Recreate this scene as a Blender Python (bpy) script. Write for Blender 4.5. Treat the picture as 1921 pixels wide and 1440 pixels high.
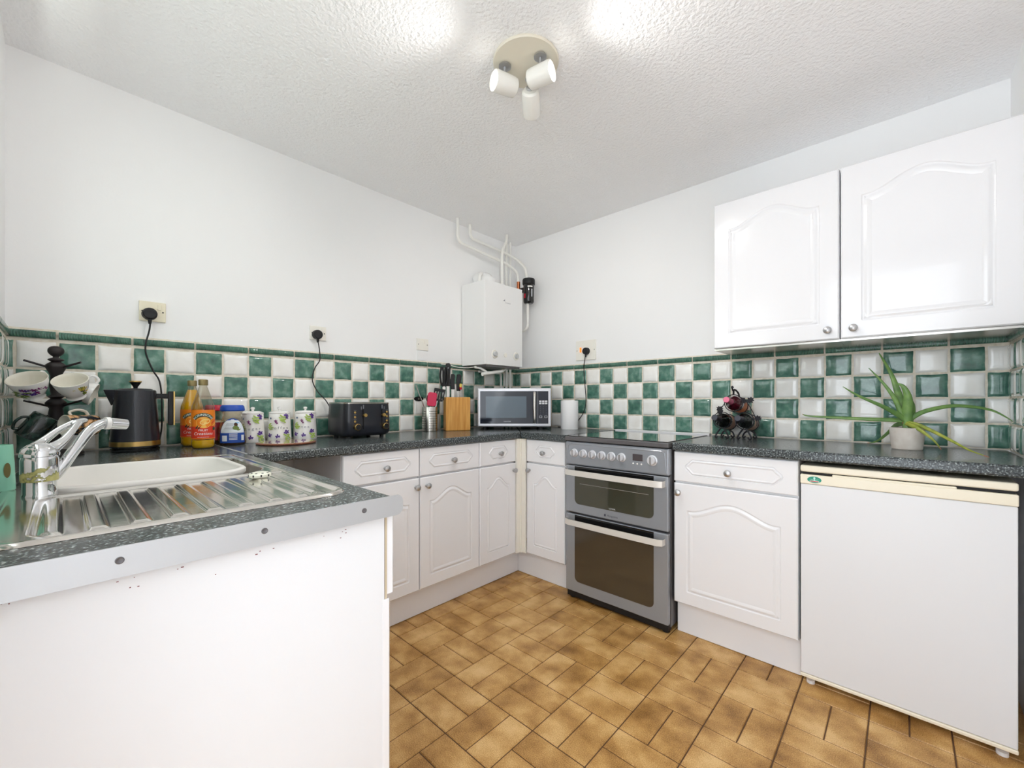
import bpy, bmesh, math, random
from math import sin, cos, pi, radians, sqrt, atan2
from mathutils import Vector, Matrix
random.seed(7)
for o in list(bpy.data.objects): bpy.data.objects.remove(o)
SC = bpy.context.scene
COL = SC.collection
# ---------------------------------------------------------------- camera
F = 785.34; YAW = radians(42.988); CAM = (2.3641, -2.5750, 1.1132)
cd = bpy.data.cameras.new('camera'); cam = bpy.data.objects.new('camera', cd); COL.objects.link(cam)
cam.location = CAM; cam.rotation_euler = (pi/2, 0, YAW)
cd.sensor_fit = 'HORIZONTAL'; cd.sensor_width = 36; cd.lens = F*36/1921
cd.shift_y = (751.97-720)/1921; cd.clip_start = .01
SC.camera = cam
# ---------------------------------------------------------------- world, daylight, exposure
w = bpy.data.worlds.new('daylight'); SC.world = w; w.use_nodes = True
bgn = w.node_tree.nodes['Background']; bgn.inputs[0].default_value = (.86, .93, 1, 1); bgn.inputs[1].default_value = .95
def area(name, loc, rot, sx, sy, e, colr=(1, 1, 1)):
    l = bpy.data.lights.new(name, 'AREA'); l.shape = 'RECTANGLE'; l.size = sx; l.size_y = sy; l.energy = e; l.color = colr
    o = bpy.data.objects.new(name, l); COL.objects.link(o); o.location = loc; o.rotation_euler = rot
    return o
area('window_daylight', (.92, -2.98, 1.35), (-pi/2-.45, 0, 0), 1.1, .75, 26, (.90, .95, 1))
area('doorway_fill', (2.25, -3.45, .8), (-pi/2-.75, 0, 0), .8, 1.3, 5.5, (.92, .96, 1))  # added fill lamp beyond the doorway, tilted up to brighten the ceiling
SC.view_settings.view_transform = 'Standard'; SC.view_settings.look = 'None'
SC.view_settings.gamma = 1; SC.view_settings.use_curve_mapping = False
SC.view_settings.exposure = 2.34
SC.cycles.max_bounces = 14; SC.cycles.diffuse_bounces = 8; SC.cycles.transmission_bounces = 10; SC.cycles.transparent_max_bounces = 12
# ---------------------------------------------------------------- materials
def lin(c):
    return tuple((v/255/12.92 if v/255 <= .04045 else ((v/255+.055)/1.055)**2.4) for v in c)
def mat(name, rgb, rough=.5, metal=0, coat=0, emit=0, trans=0, ior=1.45, alpha=1):
    m = bpy.data.materials.new(name); m.use_nodes = True
    b = m.node_tree.nodes['Principled BSDF']
    b.inputs['Base Color'].default_value = (*lin(rgb), 1); b.inputs['Roughness'].default_value = rough
    b.inputs['Metallic'].default_value = metal; b.inputs['Coat Weight'].default_value = coat
    b.inputs['Transmission Weight'].default_value = trans; b.inputs['IOR'].default_value = ior
    if emit: b.inputs['Emission Color'].default_value = (*lin(rgb), 1); b.inputs['Emission Strength'].default_value = emit
    return m
def N(m, t, **k):
    n = m.node_tree.nodes.new(t)
    for a, v in k.items():
        if a in n.inputs.keys(): n.inputs[a].default_value = v
        else: setattr(n, a, v)
    return n
def L(m, a, b): m.node_tree.links.new(a, b)
def coords(m, scale=(1, 1, 1)):
    t = N(m, 'ShaderNodeTexCoord'); mp = N(m, 'ShaderNodeMapping'); mp.inputs['Scale'].default_value = scale
    L(m, t.outputs['Object'], mp.inputs[0]); return mp.outputs[0]
def ramp(m, fac, stops):
    r = N(m, 'ShaderNodeValToRGB'); e = r.color_ramp.elements
    while len(e) < len(stops): e.new(.5)
    for i, (p, c) in enumerate(stops): e[i].position = p; e[i].color = (*lin(c), 1)
    L(m, fac, r.inputs[0]); return r.outputs[0]
def noisy(m, scale, stops, detail=4, cs=(1, 1, 1), bump=0, bd=.001, tex='ShaderNodeTexNoise'):
    b = m.node_tree.nodes['Principled BSDF']; c = coords(m, cs)
    n = N(m, tex, Scale=scale)
    if 'Detail' in n.inputs.keys(): n.inputs['Detail'].default_value = detail
    L(m, c, n.inputs['Vector'])
    if stops: L(m, ramp(m, n.outputs[0], stops), b.inputs['Base Color'])
    if bump:
        bp = N(m, 'ShaderNodeBump', Strength=bump, Distance=bd); L(m, n.outputs[0], bp.inputs['Height']); L(m, bp.outputs[0], b.inputs['Normal'])
    return m
M = {}
M['wall'] = noisy(mat('wall_paint', (243, 243, 243), .6), 90, None, bump=.12, bd=.002)
M['ceiling'] = noisy(mat('stippled_ceiling', (248, 248, 249), .75), 75, None, detail=2, bump=.9, bd=.006)
M['white'] = mat('white_lacquer', (236, 236, 239), .16, coat=.3)
M['carcass'] = mat('white_board', (234, 234, 236), .4)
M['panel'] = noisy(mat('end_panel_white', (228, 229, 232), .35), 30, None, bump=.02)
M['cream'] = mat('aged_cream_plastic', (240, 232, 212), .35); M['postcream'] = mat('cream_post', (240, 237, 228), .35)
M['grout'] = noisy(mat('cream_grout', (226, 217, 202), .8), 60, [(.3, (214, 203, 184)), (.7, (234, 227, 214))])
M['tile_w'] = noisy(mat('white_tile_glaze', (238, 236, 230), .07, coat=.5), 14, [(.35, (238, 236, 231)), (.65, (246, 245, 242))], bump=.25, bd=.004)
M['tile_g'] = noisy(mat('green_tile_glaze', (60, 120, 100), .07, coat=.5), 26, [(.25, (52, 92, 80)), (.5, (80, 124, 109)), (.75, (132, 168, 153))], detail=7, bump=.2, bd=.004)
m = M['tile_b'] = noisy(mat('green_border_glaze', (60, 110, 90), .12, coat=.4), 26, [(.25, (44, 90, 76)), (.75, (92, 138, 118))], detail=6)
c = coords(m); sx = N(m, 'ShaderNodeSeparateXYZ'); L(m, c, sx.inputs[0]); ad = N(m, 'ShaderNodeMath', operation='ADD'); L(m, sx.outputs[0], ad.inputs[0]); L(m, sx.outputs[1], ad.inputs[1])
mu = N(m, 'ShaderNodeMath', operation='MULTIPLY'); mu.inputs[1].default_value = 2*pi/.0075; L(m, ad.outputs[0], mu.inputs[0]); si = N(m, 'ShaderNodeMath', operation='SINE'); L(m, mu.outputs[0], si.inputs[0])
bp = N(m, 'ShaderNodeBump', Strength=.7, Distance=.002); L(m, si.outputs[0], bp.inputs['Height']); L(m, bp.outputs[0], m.node_tree.nodes['Principled BSDF'].inputs['Normal'])
# floor tiles: mottled ochre with a tone per tile
m = M['floor'] = mat('ochre_floor_tile', (180, 140, 85), .38); b = m.node_tree.nodes['Principled BSDF']
c = coords(m); n1 = N(m, 'ShaderNodeTexNoise', Scale=9, Detail=5); L(m, c, n1.inputs['Vector']); n2 = N(m, 'ShaderNodeTexNoise', Scale=330, Detail=2); L(m, c, n2.inputs['Vector'])
mx = N(m, 'ShaderNodeMath', operation='MULTIPLY_ADD'); mx.inputs[1].default_value = .5; L(m, n2.outputs[0], mx.inputs[0]); s1 = N(m, 'ShaderNodeMath', operation='MULTIPLY'); s1.inputs[1].default_value = .67; L(m, n1.outputs[0], s1.inputs[0]); L(m, s1.outputs[0], mx.inputs[2])
ge = N(m, 'ShaderNodeNewGeometry'); rn = N(m, 'ShaderNodeMath', operation='MULTIPLY_ADD'); rn.inputs[1].default_value = .1; L(m, ge.outputs['Random Per Island'], rn.inputs[0]); L(m, mx.outputs[0], rn.inputs[2])
L(m, ramp(m, rn.outputs[0], [(.42, (116, 76, 30)), (.56, (166, 122, 64)), (.67, (196, 152, 90)), (.8, (222, 184, 126))]), b.inputs['Base Color'])
M['fgrout'] = mat('dark_floor_joint', (92, 66, 46), .9)
# worktop laminate
m = M['top'] = mat('speckled_laminate', (70, 76, 74), .2); b = m.node_tree.nodes['Principled BSDF']
c = coords(m); v = N(m, 'ShaderNodeTexNoise', Scale=190, Detail=3); L(m, c, v.inputs['Vector'])
L(m, ramp(m, v.outputs[0], [(.38, (36, 39, 42)), (.50, (64, 70, 72)), (.59, (100, 108, 110)), (.70, (182, 190, 188))]), b.inputs['Base Color'])
M['alu'] = noisy(mat('brushed_aluminium', (198, 201, 205), .42, .7), 40, None, cs=(1, 30, 30), bump=.05)
M['steel'] = noisy(mat('stainless_steel', (222, 218, 213), .12, 1), 18, None, detail=2, bump=.06, bd=.004)
M['chrome'] = mat('chrome', (225, 226, 228), .06, 1)
M['nickel'] = mat('satin_nickel', (190, 190, 192), .36, 1)
M['brushed'] = mat('brushed_steel', (190, 186, 180), .25, 1)
M['gold'] = mat('brushed_gold', (214, 178, 110), .28, 1)
m = M['worn'] = mat('worn_chrome', (215, 215, 215), .1, 1); b = m.node_tree.nodes['Principled BSDF']
c = coords(m); n1 = N(m, 'ShaderNodeTexNoise', Scale=48, Detail=7); L(m, c, n1.inputs['Vector']); n0 = n1; n1 = N(m, 'ShaderNodeMath', operation='MULTIPLY_ADD'); n1.inputs[1].default_value = 2.2; n1.inputs[2].default_value = -.42; L(m, n0.outputs[0], n1.inputs[0])
sx = N(m, 'ShaderNodeSeparateXYZ'); L(m, c, sx.inputs[0]); mz = N(m, 'ShaderNodeMath', operation='MULTIPLY_ADD'); mz.inputs[1].default_value = -20; mz.inputs[2].default_value = 1.02
L(m, sx.outputs[2], mz.inputs[0]); ad = N(m, 'ShaderNodeMath', operation='ADD'); L(m, mz.outputs[0], ad.inputs[0]); L(m, n1.outputs[0], ad.inputs[1])
L(m, ramp(m, ad.outputs[0], [(.70, (220, 220, 222)), (.76, (150, 150, 90)), (.9, (190, 184, 120))]), b.inputs['Base Color'])
L(m, ramp(m, ad.outputs[0], [(.70, (255, 255, 255)), (.78, (0, 0, 0))]), b.inputs['Metallic'])
M['black'] = noisy(mat('black_hammered', (27, 29, 38), .3, coat=.4), 340, None, detail=1, bump=.35, bd=.001)
M['blackm'] = mat('matt_black', (24, 24, 26), .5)
M['blackg'] = mat('gloss_black', (16, 17, 20), .08, coat=.5)
M['darkwood'] = mat('dark_stained_wood', (38, 32, 34), .45)
M['iron'] = mat('wrought_iron', (34, 32, 38), .4, .3)
M['cookgrey'] = mat('cooker_grey_enamel', (154, 158, 165), .24, .3, coat=.3)
M['cookdark'] = mat('cooker_dark_trim', (104, 102, 104), .3, .3)
M['ovenglass'] = mat('oven_glass', (66, 66, 54), .05, coat=.6)
M['ovenglass2'] = mat('lower_oven_glass', (70, 62, 50), .05, coat=.6)
M['handle'] = mat('cream_silver_handle', (222, 218, 212), .28, .15)
M['hob'] = mat('ceramic_hob_glass', (20, 20, 22), .03, coat=1)
M['mwsilver'] = mat('microwave_silver', (214, 215, 220), .3, .3)
M['mwglass'] = mat('microwave_glass', (20, 26, 40), .05)
M['mwwin'] = mat('microwave_window', (78, 94, 106), .08)
M['boiler'] = mat('boiler_white', (236, 236, 235), .3)
M['dialgrey'] = mat('pale_grey_dial', (196, 198, 200), .4); M['pipe'] = mat('painted_pipe', (240, 239, 234), .4)
M['copper'] = mat('copper', (196, 122, 84), .3, 1)
M['paper'] = noisy(mat('paper_roll', (240, 239, 240), .8), 120, None, bump=.15)
m = M['bamboo'] = noisy(mat('bamboo', (214, 156, 74), .4), 14, [(.3, (196, 132, 54)), (.7, (224, 168, 88))], cs=(6, 6, .4), detail=3)
M['board'] = mat('glazed_board_edge', (132, 78, 54), .35)
M['boardtop'] = mat('board_print', (196, 170, 140), .08, coat=.6)
M['ceramic'] = mat('white_ceramic', (240, 238, 236), .1, coat=.5)
M['inner'] = mat('cup_cream_inside', (230, 226, 214), .15, coat=.3)
M['purple'] = mat('violet_print', (92, 62, 142), .2); M['plum'] = mat('plum_print', (122, 50, 110), .25)
M['leafp'] = mat('light_green_print', (164, 190, 92), .2); M['leafd'] = mat('olive_print', (112, 132, 60), .25)
M['yellow'] = mat('yellow_print', (222, 196, 90), .25); M['ink'] = mat('grey_ink', (120, 122, 130), .4); M['inkb'] = mat('blue_grey_ink', (60, 92, 130), .4)
M['navy'] = mat('dark_blue_print', (30, 40, 60), .3)
def glass(name, rgb, rough=.02):
    m = bpy.data.materials.new(name); m.use_nodes = True; nt = m.node_tree; nt.nodes.clear()
    o = nt.nodes.new('ShaderNodeOutputMaterial'); t = nt.nodes.new('ShaderNodeBsdfTransparent'); g = nt.nodes.new('ShaderNodeBsdfGlossy'); mx = nt.nodes.new('ShaderNodeMixShader')
    lw = nt.nodes.new('ShaderNodeLayerWeight'); lw.inputs[0].default_value = .25; f = nt.nodes.new('ShaderNodeMath'); f.operation = 'MULTIPLY_ADD'; f.inputs[1].default_value = .55; f.inputs[2].default_value = .04; nt.links.new(lw.outputs['Facing'], f.inputs[0])
    t.inputs[0].default_value = (*lin(rgb), 1); g.inputs['Roughness'].default_value = rough
    nt.links.new(f.outputs[0], mx.inputs[0]); nt.links.new(t.outputs[0], mx.inputs[1]); nt.links.new(g.outputs[0], mx.inputs[2]); nt.links.new(mx.outputs[0], o.inputs[0])
    return m
M['glass'] = glass('clear_glass', (236, 238, 232)); M['pet'] = glass('clear_bottle', (232, 230, 218)); M['jarglass'] = glass('jar_glass', (240, 236, 224))
M['juice'] = mat('orange_squash', (255, 204, 10), .15, coat=.4); M['juice2'] = mat('deep_orange_squash', (244, 186, 16), .15, coat=.4)
M['orange'] = mat('label_orange', (240, 134, 32), .35); M['red'] = mat('label_red', (222, 62, 40), .35); M['lgreen'] = mat('label_dark_green', (34, 74, 50), .35)
M['fruit'] = mat('fruit_print', (248, 186, 84), .35); M['fruit2'] = mat('fruit_core_print', (252, 214, 130), .35); M['lwhite'] = mat('label_white', (246, 244, 240), .4)
M['bcap'] = mat('dull_gold_cap', (132, 118, 78), .35, .5); M['bluecap'] = mat('blue_plastic', (22, 74, 176), .35); M['redcap'] = mat('red_plastic', (190, 24, 50), .35)
M['lblue'] = mat('label_blue', (34, 74, 160), .35); M['lpale'] = mat('label_pale', (226, 232, 238), .35); M['sky'] = mat('label_sky', (150, 196, 230), .35); M['coffee'] = noisy(mat('coffee_granules', (74, 44, 26), .7), 200, None, bump=.6)
M['redjar'] = mat('red_label', (150, 22, 40), .3); M['silicone'] = mat('raspberry_silicone', (206, 20, 74), .4)
M['mint'] = mat('mint_plastic', (150, 216, 190), .3); M['goldprint'] = mat('gold_print', (120, 110, 70), .3, .6)
M['plugw'] = mat('white_socket_plastic', (240, 237, 228), .3); M['creamsock'] = mat('cream_socket_plastic', (236, 228, 204), .3); M['neon'] = mat('orange_neon_switch', (240, 120, 40), .25, emit=.25)
M['cable'] = mat('black_cable', (22, 22, 24), .4); M['bowl'] = mat('white_plastic_bowl', (232, 229, 224), .3)
M['lamp'] = mat('lamp_led', (255, 250, 240), .5, emit=2); M['lampcase'] = mat('lamp_white', (238, 236, 230), .25); M['lampglow'] = mat('frosted_lens', (255, 252, 244), .4, emit=.07)
M['plate'] = mat('lamp_plate_cream', (226, 219, 202), .3)
M['pot'] = noisy(mat('pale_concrete_pot', (214, 206, 198), .7), 30, [(.3, (204, 194, 184)), (.7, (222, 216, 208))]); M['soil'] = mat('dry_soil', (92, 66, 52), .9)
m = M['aloe'] = noisy(mat('aloe_leaf', (96, 132, 76), .35), 30, [(.3, (82, 120, 66)), (.7, (122, 156, 84))])
M['aloetip'] = mat('aloe_dry_tip', (176, 110, 84), .6); M['aloey'] = noisy(mat('aloe_yellow_leaf', (150, 160, 60), .4), 40, [(.3, (120, 138, 50)), (.7, (174, 178, 78))])
M['winedark'] = mat('dark_wine_glass', (14, 16, 14), .06, coat=.6); M['winered'] = mat('red_wine_glass', (74, 10, 26), .06, coat=.6)
M['foilp'] = mat('pink_foil', (214, 110, 140), .3, .3); M['foilg'] = mat('dark_grey_foil', (62, 62, 72), .35, .3); M['winelabel'] = mat('wine_label', (196, 160, 140), .5); M['winelab2'] = mat('wine_label_orange', (206, 120, 70), .5)
M['badge'] = mat('badge_green', (20, 140, 116), .3); M['badgew'] = mat('badge_pale', (190, 236, 226), .3); M['badger'] = mat('badge_red', (214, 90, 96), .3)
M['mugp'] = noisy(mat('mottled_brown_mug', (180, 130, 90), .25, coat=.4), 55, [(.40, (30, 34, 44)), (.5, (150, 110, 60)), (.58, (232, 180, 130))], detail=2)
M['mugd'] = noisy(mat('dark_green_mug', (24, 40, 36), .12, coat=.6), 40, [(.4, (18, 28, 28)), (.8, (40, 70, 60))])
M['strainer'] = mat('cream_strainer', (236, 236, 220), .35); M['hole'] = mat('dark_void', (14, 12, 12), .9); M['dark'] = mat('dark_rubber', (30, 28, 30), .7)  # dark rubber tone shared by fridge seal, toaster slots, strainer marks and screws
M['lcd'] = mat('cooker_display', (78, 72, 74), .1); M['ltext'] = mat('pale_marking', (214, 216, 220), .4); M['dtext'] = mat('dark_marking', (44, 46, 60), .4)
M['seal'] = mat('beige_edge', (196, 182, 156), .6); M['redline'] = mat('red_stained_edge', (120, 60, 60), .7)

# ---------------------------------------------------------------- mesh builder
class MB:
    def __init__(s): s.v = []; s.f = []; s.m = []; s.flat = []
    def add(s, vs, fs, mi=0, T=None):
        o = len(s.v)
        s.v += [tuple(T @ Vector(p)) if T else tuple(p) for p in vs]
        s.f += [tuple(i+o for i in f) for f in fs]; s.m += [mi]*len(fs); return s
    def box(s, x0, x1, y0, y1, z0, z1, mi=0, T=None):
        v = [(x, y, z) for x in (x0, x1) for y in (y0, y1) for z in (z0, z1)]
        return s.add(v, [(0, 1, 3, 2), (4, 6, 7, 5), (0, 4, 5, 1), (2, 3, 7, 6), (0, 2, 6, 4), (1, 5, 7, 3)], mi, T)
    def lathe(s, prof, seg=32, mi=0, T=None, cap=True, a0=0, a1=2*pi, sx=1, sy=1):
        full = abs(a1-a0-2*pi) < 1e-6; n = seg if full else seg+1
        vs = []; fs = []
        for r, z in prof:
            for k in range(n):
                a = a0+(a1-a0)*k/seg; vs.append((r*cos(a)*sx, r*sin(a)*sy, z))
        for i in range(len(prof)-1):
            for k in range(seg):
                k2 = (k+1) % n; fs.append((i*n+k, i*n+k2, (i+1)*n+k2, (i+1)*n+k))
        if cap and full:
            if prof[0][0] > 1e-6: fs.append(tuple(range(n))[::-1])
            if prof[-1][0] > 1e-6: fs.append(tuple((len(prof)-1)*n+k for k in range(n)))
        return s.add(vs, fs, mi, T)
    def cyl(s, p, q, r, r2=None, seg=20, mi=0):
        p = Vector(p); q = Vector(q); d = q-p
        T = Matrix.Translation(p) @ d.to_track_quat('Z', 'Y').to_matrix().to_4x4()
        return s.lathe([(r, 0), (r if r2 is None else r2, d.length)], seg, mi, T)
    def prism(s, poly, y0, y1, mi=0, T=None):          # polygon in x,z extruded along y
        n = len(poly); v = [(x, y0, z) for x, z in poly]+[(x, y1, z) for x, z in poly]
        return s.add(v, [tuple(range(n)), tuple(range(2*n-1, n-1, -1))]+[(k, k+n, (k+1) % n+n, (k+1) % n) for k in range(n)], mi, T)
    def tube(s, pts, r, seg=12, mi=0, sub=6, smooth=True, flat=1.0, up=None):
        P = [Vector(p) for p in pts]; R = r if isinstance(r, (list, tuple)) else [r]*len(P)
        if smooth and len(P) > 2:
            Q = []; RR = []
            for i in range(len(P)-1):
                a = P[max(i-1, 0)]; b_ = P[i]; c_ = P[i+1]; d = P[min(i+2, len(P)-1)]
                for k in range(sub):
                    t = k/sub; Q.append(.5*((2*b_)+(c_-a)*t+(2*a-5*b_+4*c_-d)*t*t+(3*b_-a-3*c_+d)*t**3)); RR.append(R[i]*(1-t)+R[i+1]*t)
            Q.append(P[-1]); RR.append(R[-1]); P, R = Q, RR
        vs = []; fs = []; nrm = Vector(up) if up else None
        for i, p in enumerate(P):
            t = (P[min(i+1, len(P)-1)]-P[max(i-1, 0)]).normalized()
            if nrm is None: nrm = t.orthogonal()
            nrm = (nrm-t*nrm.dot(t)).normalized(); bn = t.cross(nrm)
            for k in range(seg):
                a = 2*pi*k/seg; vs.append(tuple(p+(nrm*cos(a)*flat+bn*sin(a))*R[i]))
        n = len(P)
        for i in range(n-1):
            for k in range(seg): fs.append((i*seg+k, i*seg+(k+1) % seg, (i+1)*seg+(k+1) % seg, (i+1)*seg+k))
        fs += [tuple(range(seg))[::-1], tuple((n-1)*seg+k for k in range(seg))]
        return s.add(vs, fs, mi)
    def grid(s, fn, nu, nv, mi=0):
        vs = [fn(i/nu, j/nv) for j in range(nv+1) for i in range(nu+1)]
        return s.add(vs, [(j*(nu+1)+i, j*(nu+1)+i+1, (j+1)*(nu+1)+i+1, (j+1)*(nu+1)+i) for j in range(nv) for i in range(nu)], mi)
    def build(s, name, mats, parent=None, bevel=0, seg=2, sharp=35, smooth=True, label=None):
        me = bpy.data.meshes.new(name); me.from_pydata(s.v, [], s.f)
        for mt in (mats if isinstance(mats, (list, tuple)) else [mats]): me.materials.append(M[mt] if isinstance(mt, str) else mt)
        me.polygons.foreach_set('material_index', s.m)
        bm = bmesh.new(); bm.from_mesh(me); bmesh.ops.recalc_face_normals(bm, faces=bm.faces) if not getattr(s, 'keep', 0) else None; bm.to_mesh(me); bm.free()
        if smooth:
            me.polygons.foreach_set('use_smooth', [True]*len(me.polygons)); me.set_sharp_from_angle(angle=radians(sharp))
            for i in s.flat:
                for li in me.polygons[i].loop_indices: me.edges[me.loops[li].edge_index].use_edge_sharp = True
        o = bpy.data.objects.new(name, me); COL.objects.link(o)
        if parent: o.parent = parent
        if bevel:
            b = o.modifiers.new('bevel', 'BEVEL'); b.width = bevel; b.segments = seg; b.limit_method = 'ANGLE'; b.angle_limit = radians(40); b.harden_normals = True
        if label: o['label'] = label
        return o
def tag(o, label, cat, group=None):
    o['label'] = label; o['category'] = cat
    if group: o['group'] = group
    return o
def thing(name, label, cat, loc=(0, 0, 0), rz=0, group=None):
    o = bpy.data.objects.new(name, None); o.empty_display_size = .02; COL.objects.link(o)
    o.location = loc; o.rotation_euler = (0, 0, rz); return tag(o, label, cat, group)
def struct(o): o['kind'] = 'structure'; return o
def dup(root, loc, rz, label):
    r = root.copy(); COL.objects.link(r); r.location = loc; r.rotation_euler = (0, 0, rz); r['label'] = label
    for ch in list(root.children):
        c = ch.copy(); COL.objects.link(c); c.parent = r
        for g in ch.children:
            d = g.copy(); COL.objects.link(d); d.parent = c
    return r
def text_geo(txt, size):
    cu = bpy.data.curves.new('t', 'FONT'); cu.body = txt; cu.size = size; cu.align_x = 'CENTER'; cu.resolution_u = 3
    o = bpy.data.objects.new('t', cu); COL.objects.link(o); dg = bpy.context.evaluated_depsgraph_get(); dg.update()
    me = o.evaluated_get(dg).to_mesh(); v = [(p.co.x, p.co.y) for p in me.vertices]; f = [tuple(p.vertices) for p in me.polygons]
    o.evaluated_get(dg).to_mesh_clear(); bpy.data.objects.remove(o); bpy.data.curves.remove(cu)
    return v, f
class Decal(MB):                                       # flat shapes printed on a surface; fmap(u, v, h) -> point
    def __init__(s, fmap): super().__init__(); s.fm = fmap; s.lay = 0; s.keep = 0
    def h(s): s.lay += 1; return .00025+.00012*s.lay
    def poly(s, pts, mi):
        h = s.h(); s.add([s.fm(u, v, h) for u, v in pts], [tuple(range(len(pts)))], mi); return s
    def rect(s, u0, u1, v0, v1, mi, n=12, nv=1, cut=None):
        h = s.h(); return s.grid(lambda a, b: s.fm(u0+(u1-u0)*a, v0+(v1-v0)*b, h), n, nv, mi)
    def ell(s, cu, cv, ru, rv, mi, n=20, rot=0):
        h = s.h(); c = [s.fm(cu, cv, h)]
        for k in range(n):
            a = 2*pi*k/n; x = ru*cos(a); y = rv*sin(a); c.append(s.fm(cu+x*cos(rot)-y*sin(rot), cv+x*sin(rot)+y*cos(rot), h))
        s.add(c, [(0, k+1, (k+1) % n+1) for k in range(n)], mi); return s
    def text(s, txt, size, cu, cv, mi, arc=None, shear=0):
        v, f = text_geo(txt, size); h = s.h(); P = []
        for x, y in v:
            if arc: a = x/arc; P.append(s.fm(cu+(arc+y)*sin(a), cv-arc+(arc+y)*cos(a), h))
            else: P.append(s.fm(cu+x+shear*y, cv+y, h))
        s.add(P, f, mi); return s
def flat_map(y=0): return lambda u, v, h: (u, y-h, v)
def cyl_map(R):                                        # R may be a function of height
    return lambda u, v, h: (((R(v) if callable(R) else R)+h)*sin(u/(R(v) if callable(R) else R)), -((R(v) if callable(R) else R)+h)*cos(u/(R(v) if callable(R) else R)), v)
def face(x, y): return atan2(CAM[0]-x, -(CAM[1]-y))    # turn a round thing's printed side into the room
def B(x0, x1, y0, y1, z0, z1): return MB().box(x0, x1, y0, y1, z0, z1)
def offset(poly, d):
    n = len(poly); out = []
    for i in range(n):
        a = Vector(poly[i-1]); b = Vector(poly[i]); c = Vector(poly[(i+1) % n])
        e1 = (b-a); e2 = (c-b)
        if e1.length < 1e-7: e1 = e2
        if e2.length < 1e-7: e2 = e1
        e1 = e1.normalized(); e2 = e2.normalized(); n1 = Vector((-e1.y, e1.x)); n2 = Vector((-e2.y, e2.x))
        m_ = (n1+n2); m_ = m_.normalized() if m_.length > 1e-6 else n1
        k = max(m_.dot(n1), .5); out.append(tuple(b+m_*(d/k)))
    return out
def moulded(w, h, outline, t=.018, k_=1.0):
    """lacquered front: slab 0..w, 0..h, face at y=0, with a moulded panel following outline (counter-clockwise in x,z)"""
    mb = MB(); e = .004; n = len(outline); cx = w/2; cz = sum(p[1] for p in outline)/n
    rings = [([], 0.0)]
    for px, pz in outline:                             # nearest point on the edge rectangle, same direction
        dx, dz = px-cx, pz-h/2
        k = min(((w/2-e)/abs(dx)) if abs(dx) > 1e-6 else 1e9, ((h/2-e)/abs(dz)) if abs(dz) > 1e-6 else 1e9)
        rings[0][0].append((cx+dx*k, h/2+dz*k))
    for d, y in ((0, 0), (.004, .0035), (.009, .0035), (.016, -.0015), (.022, -.002), (.034, .0012)): rings.append((offset(outline, d*k_) if d else list(outline), y))
    vs = []; fs = []
    for r, y in rings: vs += [(x, y, z) for x, z in r]
    for i in range(len(rings)-1):
        for k in range(n): fs.append((i*n+k, i*n+(k+1) % n, (i+1)*n+(k+1) % n, (i+1)*n+k))
    fs.append(tuple((len(rings)-1)*n+k for k in range(n)))
    # corners between ring 0 and rectangle
    mb.add(vs, fs, 0); nf = len(mb.f)
    R = [(e, e), (w-e, e), (w-e, h-e), (e, h-e)]
    r0 = rings[0][0]
    for k in range(n):
        a = r0[k]; b = r0[(k+1) % n]
        for c in R:
            onx = abs(a[0]-c[0]) < 1e-4 or abs(a[1]-c[1]) < 1e-4; ony = abs(b[0]-c[0]) < 1e-4 or abs(b[1]-c[1]) < 1e-4
            if onx and ony and abs(a[0]-b[0]) > 1e-4 and abs(a[1]-b[1]) > 1e-4: mb.add([(a[0], 0, a[1]), (c[0], 0, c[1]), (b[0], 0, b[1])], [(0, 1, 2)])
    O = [(0, 0), (w, 0), (w, h), (0, h)]
    v = [(x, 0, z) for x, z in R]+[(x, e, z) for x, z in O]+[(x, t, z) for x, z in O]
    mb.add(v, [(k, (k+1) % 4, (k+1) % 4+4, k+4) for k in range(4)]+[(k+4, (k+1) % 4+4, (k+1) % 4+8, k+8) for k in range(4)]+[(8, 9, 10, 11)])
    mb.flat = list(range(n))+list(range(nf-1, len(mb.f)))
    return mb
def arch_outline(w, h, ins=.06, rise=.055, flip=False):
    x0, x1, z0 = ins, w-ins, ins; zs = h-ins-rise-.01; pts = []
    def rc(cx, cz, r, a0):
        return [(cx+r*cos(a0+pi/2*k/3), cz+r*sin(a0+pi/2*k/3)) for k in range(4)]
    pts += rc(x0+.008, z0+.008, .008, pi)+[(x0+(x1-x0)*k/6, z0) for k in range(1, 6)]+rc(x1-.008, z0+.008, .008, -pi/2)
    pts += [(x1, z0+(zs-z0)*k/8) for k in range(1, 8)]
    W = x1-x0; nn = 26
    for k in range(nn+1):
        t = k/nn; s = min(max((t-.07)/.86, 0), 1); pts.append((x1-W*t, zs+rise*((.5-.5*cos(2*pi*s))**.8)))
    pts += [(x0, zs-(zs-z0)*k/8) for k in range(1, 8)]
    return pts
def drawer_outline(w, h, ix=.05, iz=.032):
    x0, x1, z0, z1 = ix, w-ix, iz, h-iz; c = min(.034, (x1-x0)*.25); hh = (z1-z0)
    right = [(x1-c, z0), (x1-c*.75, z0+hh*.1), (x1-c*.45, z0+hh*.24), (x1-c*.12, z0+hh*.36), (x1, z0+hh*.5), (x1-c*.12, z0+hh*.64), (x1-c*.45, z0+hh*.76), (x1-c*.75, z0+hh*.9), (x1-c, z1)]
    left = [(x0+x1-x, z0+z1-z) for x, z in right]
    def seg(a, b, k): return [(a[0]+(b[0]-a[0])*i/k, a[1]+(b[1]-a[1])*i/k) for i in range(1, k)]
    return right+seg(right[-1], left[0], 6)+left+seg(left[-1], right[0], 6)
KN = [(.009, 0), (.007, .003), (.0055, .009), (.008, .012), (.0135, .016), (.0155, .021), (.014, .026), (.008, .0295), (0, .0305)]
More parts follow.
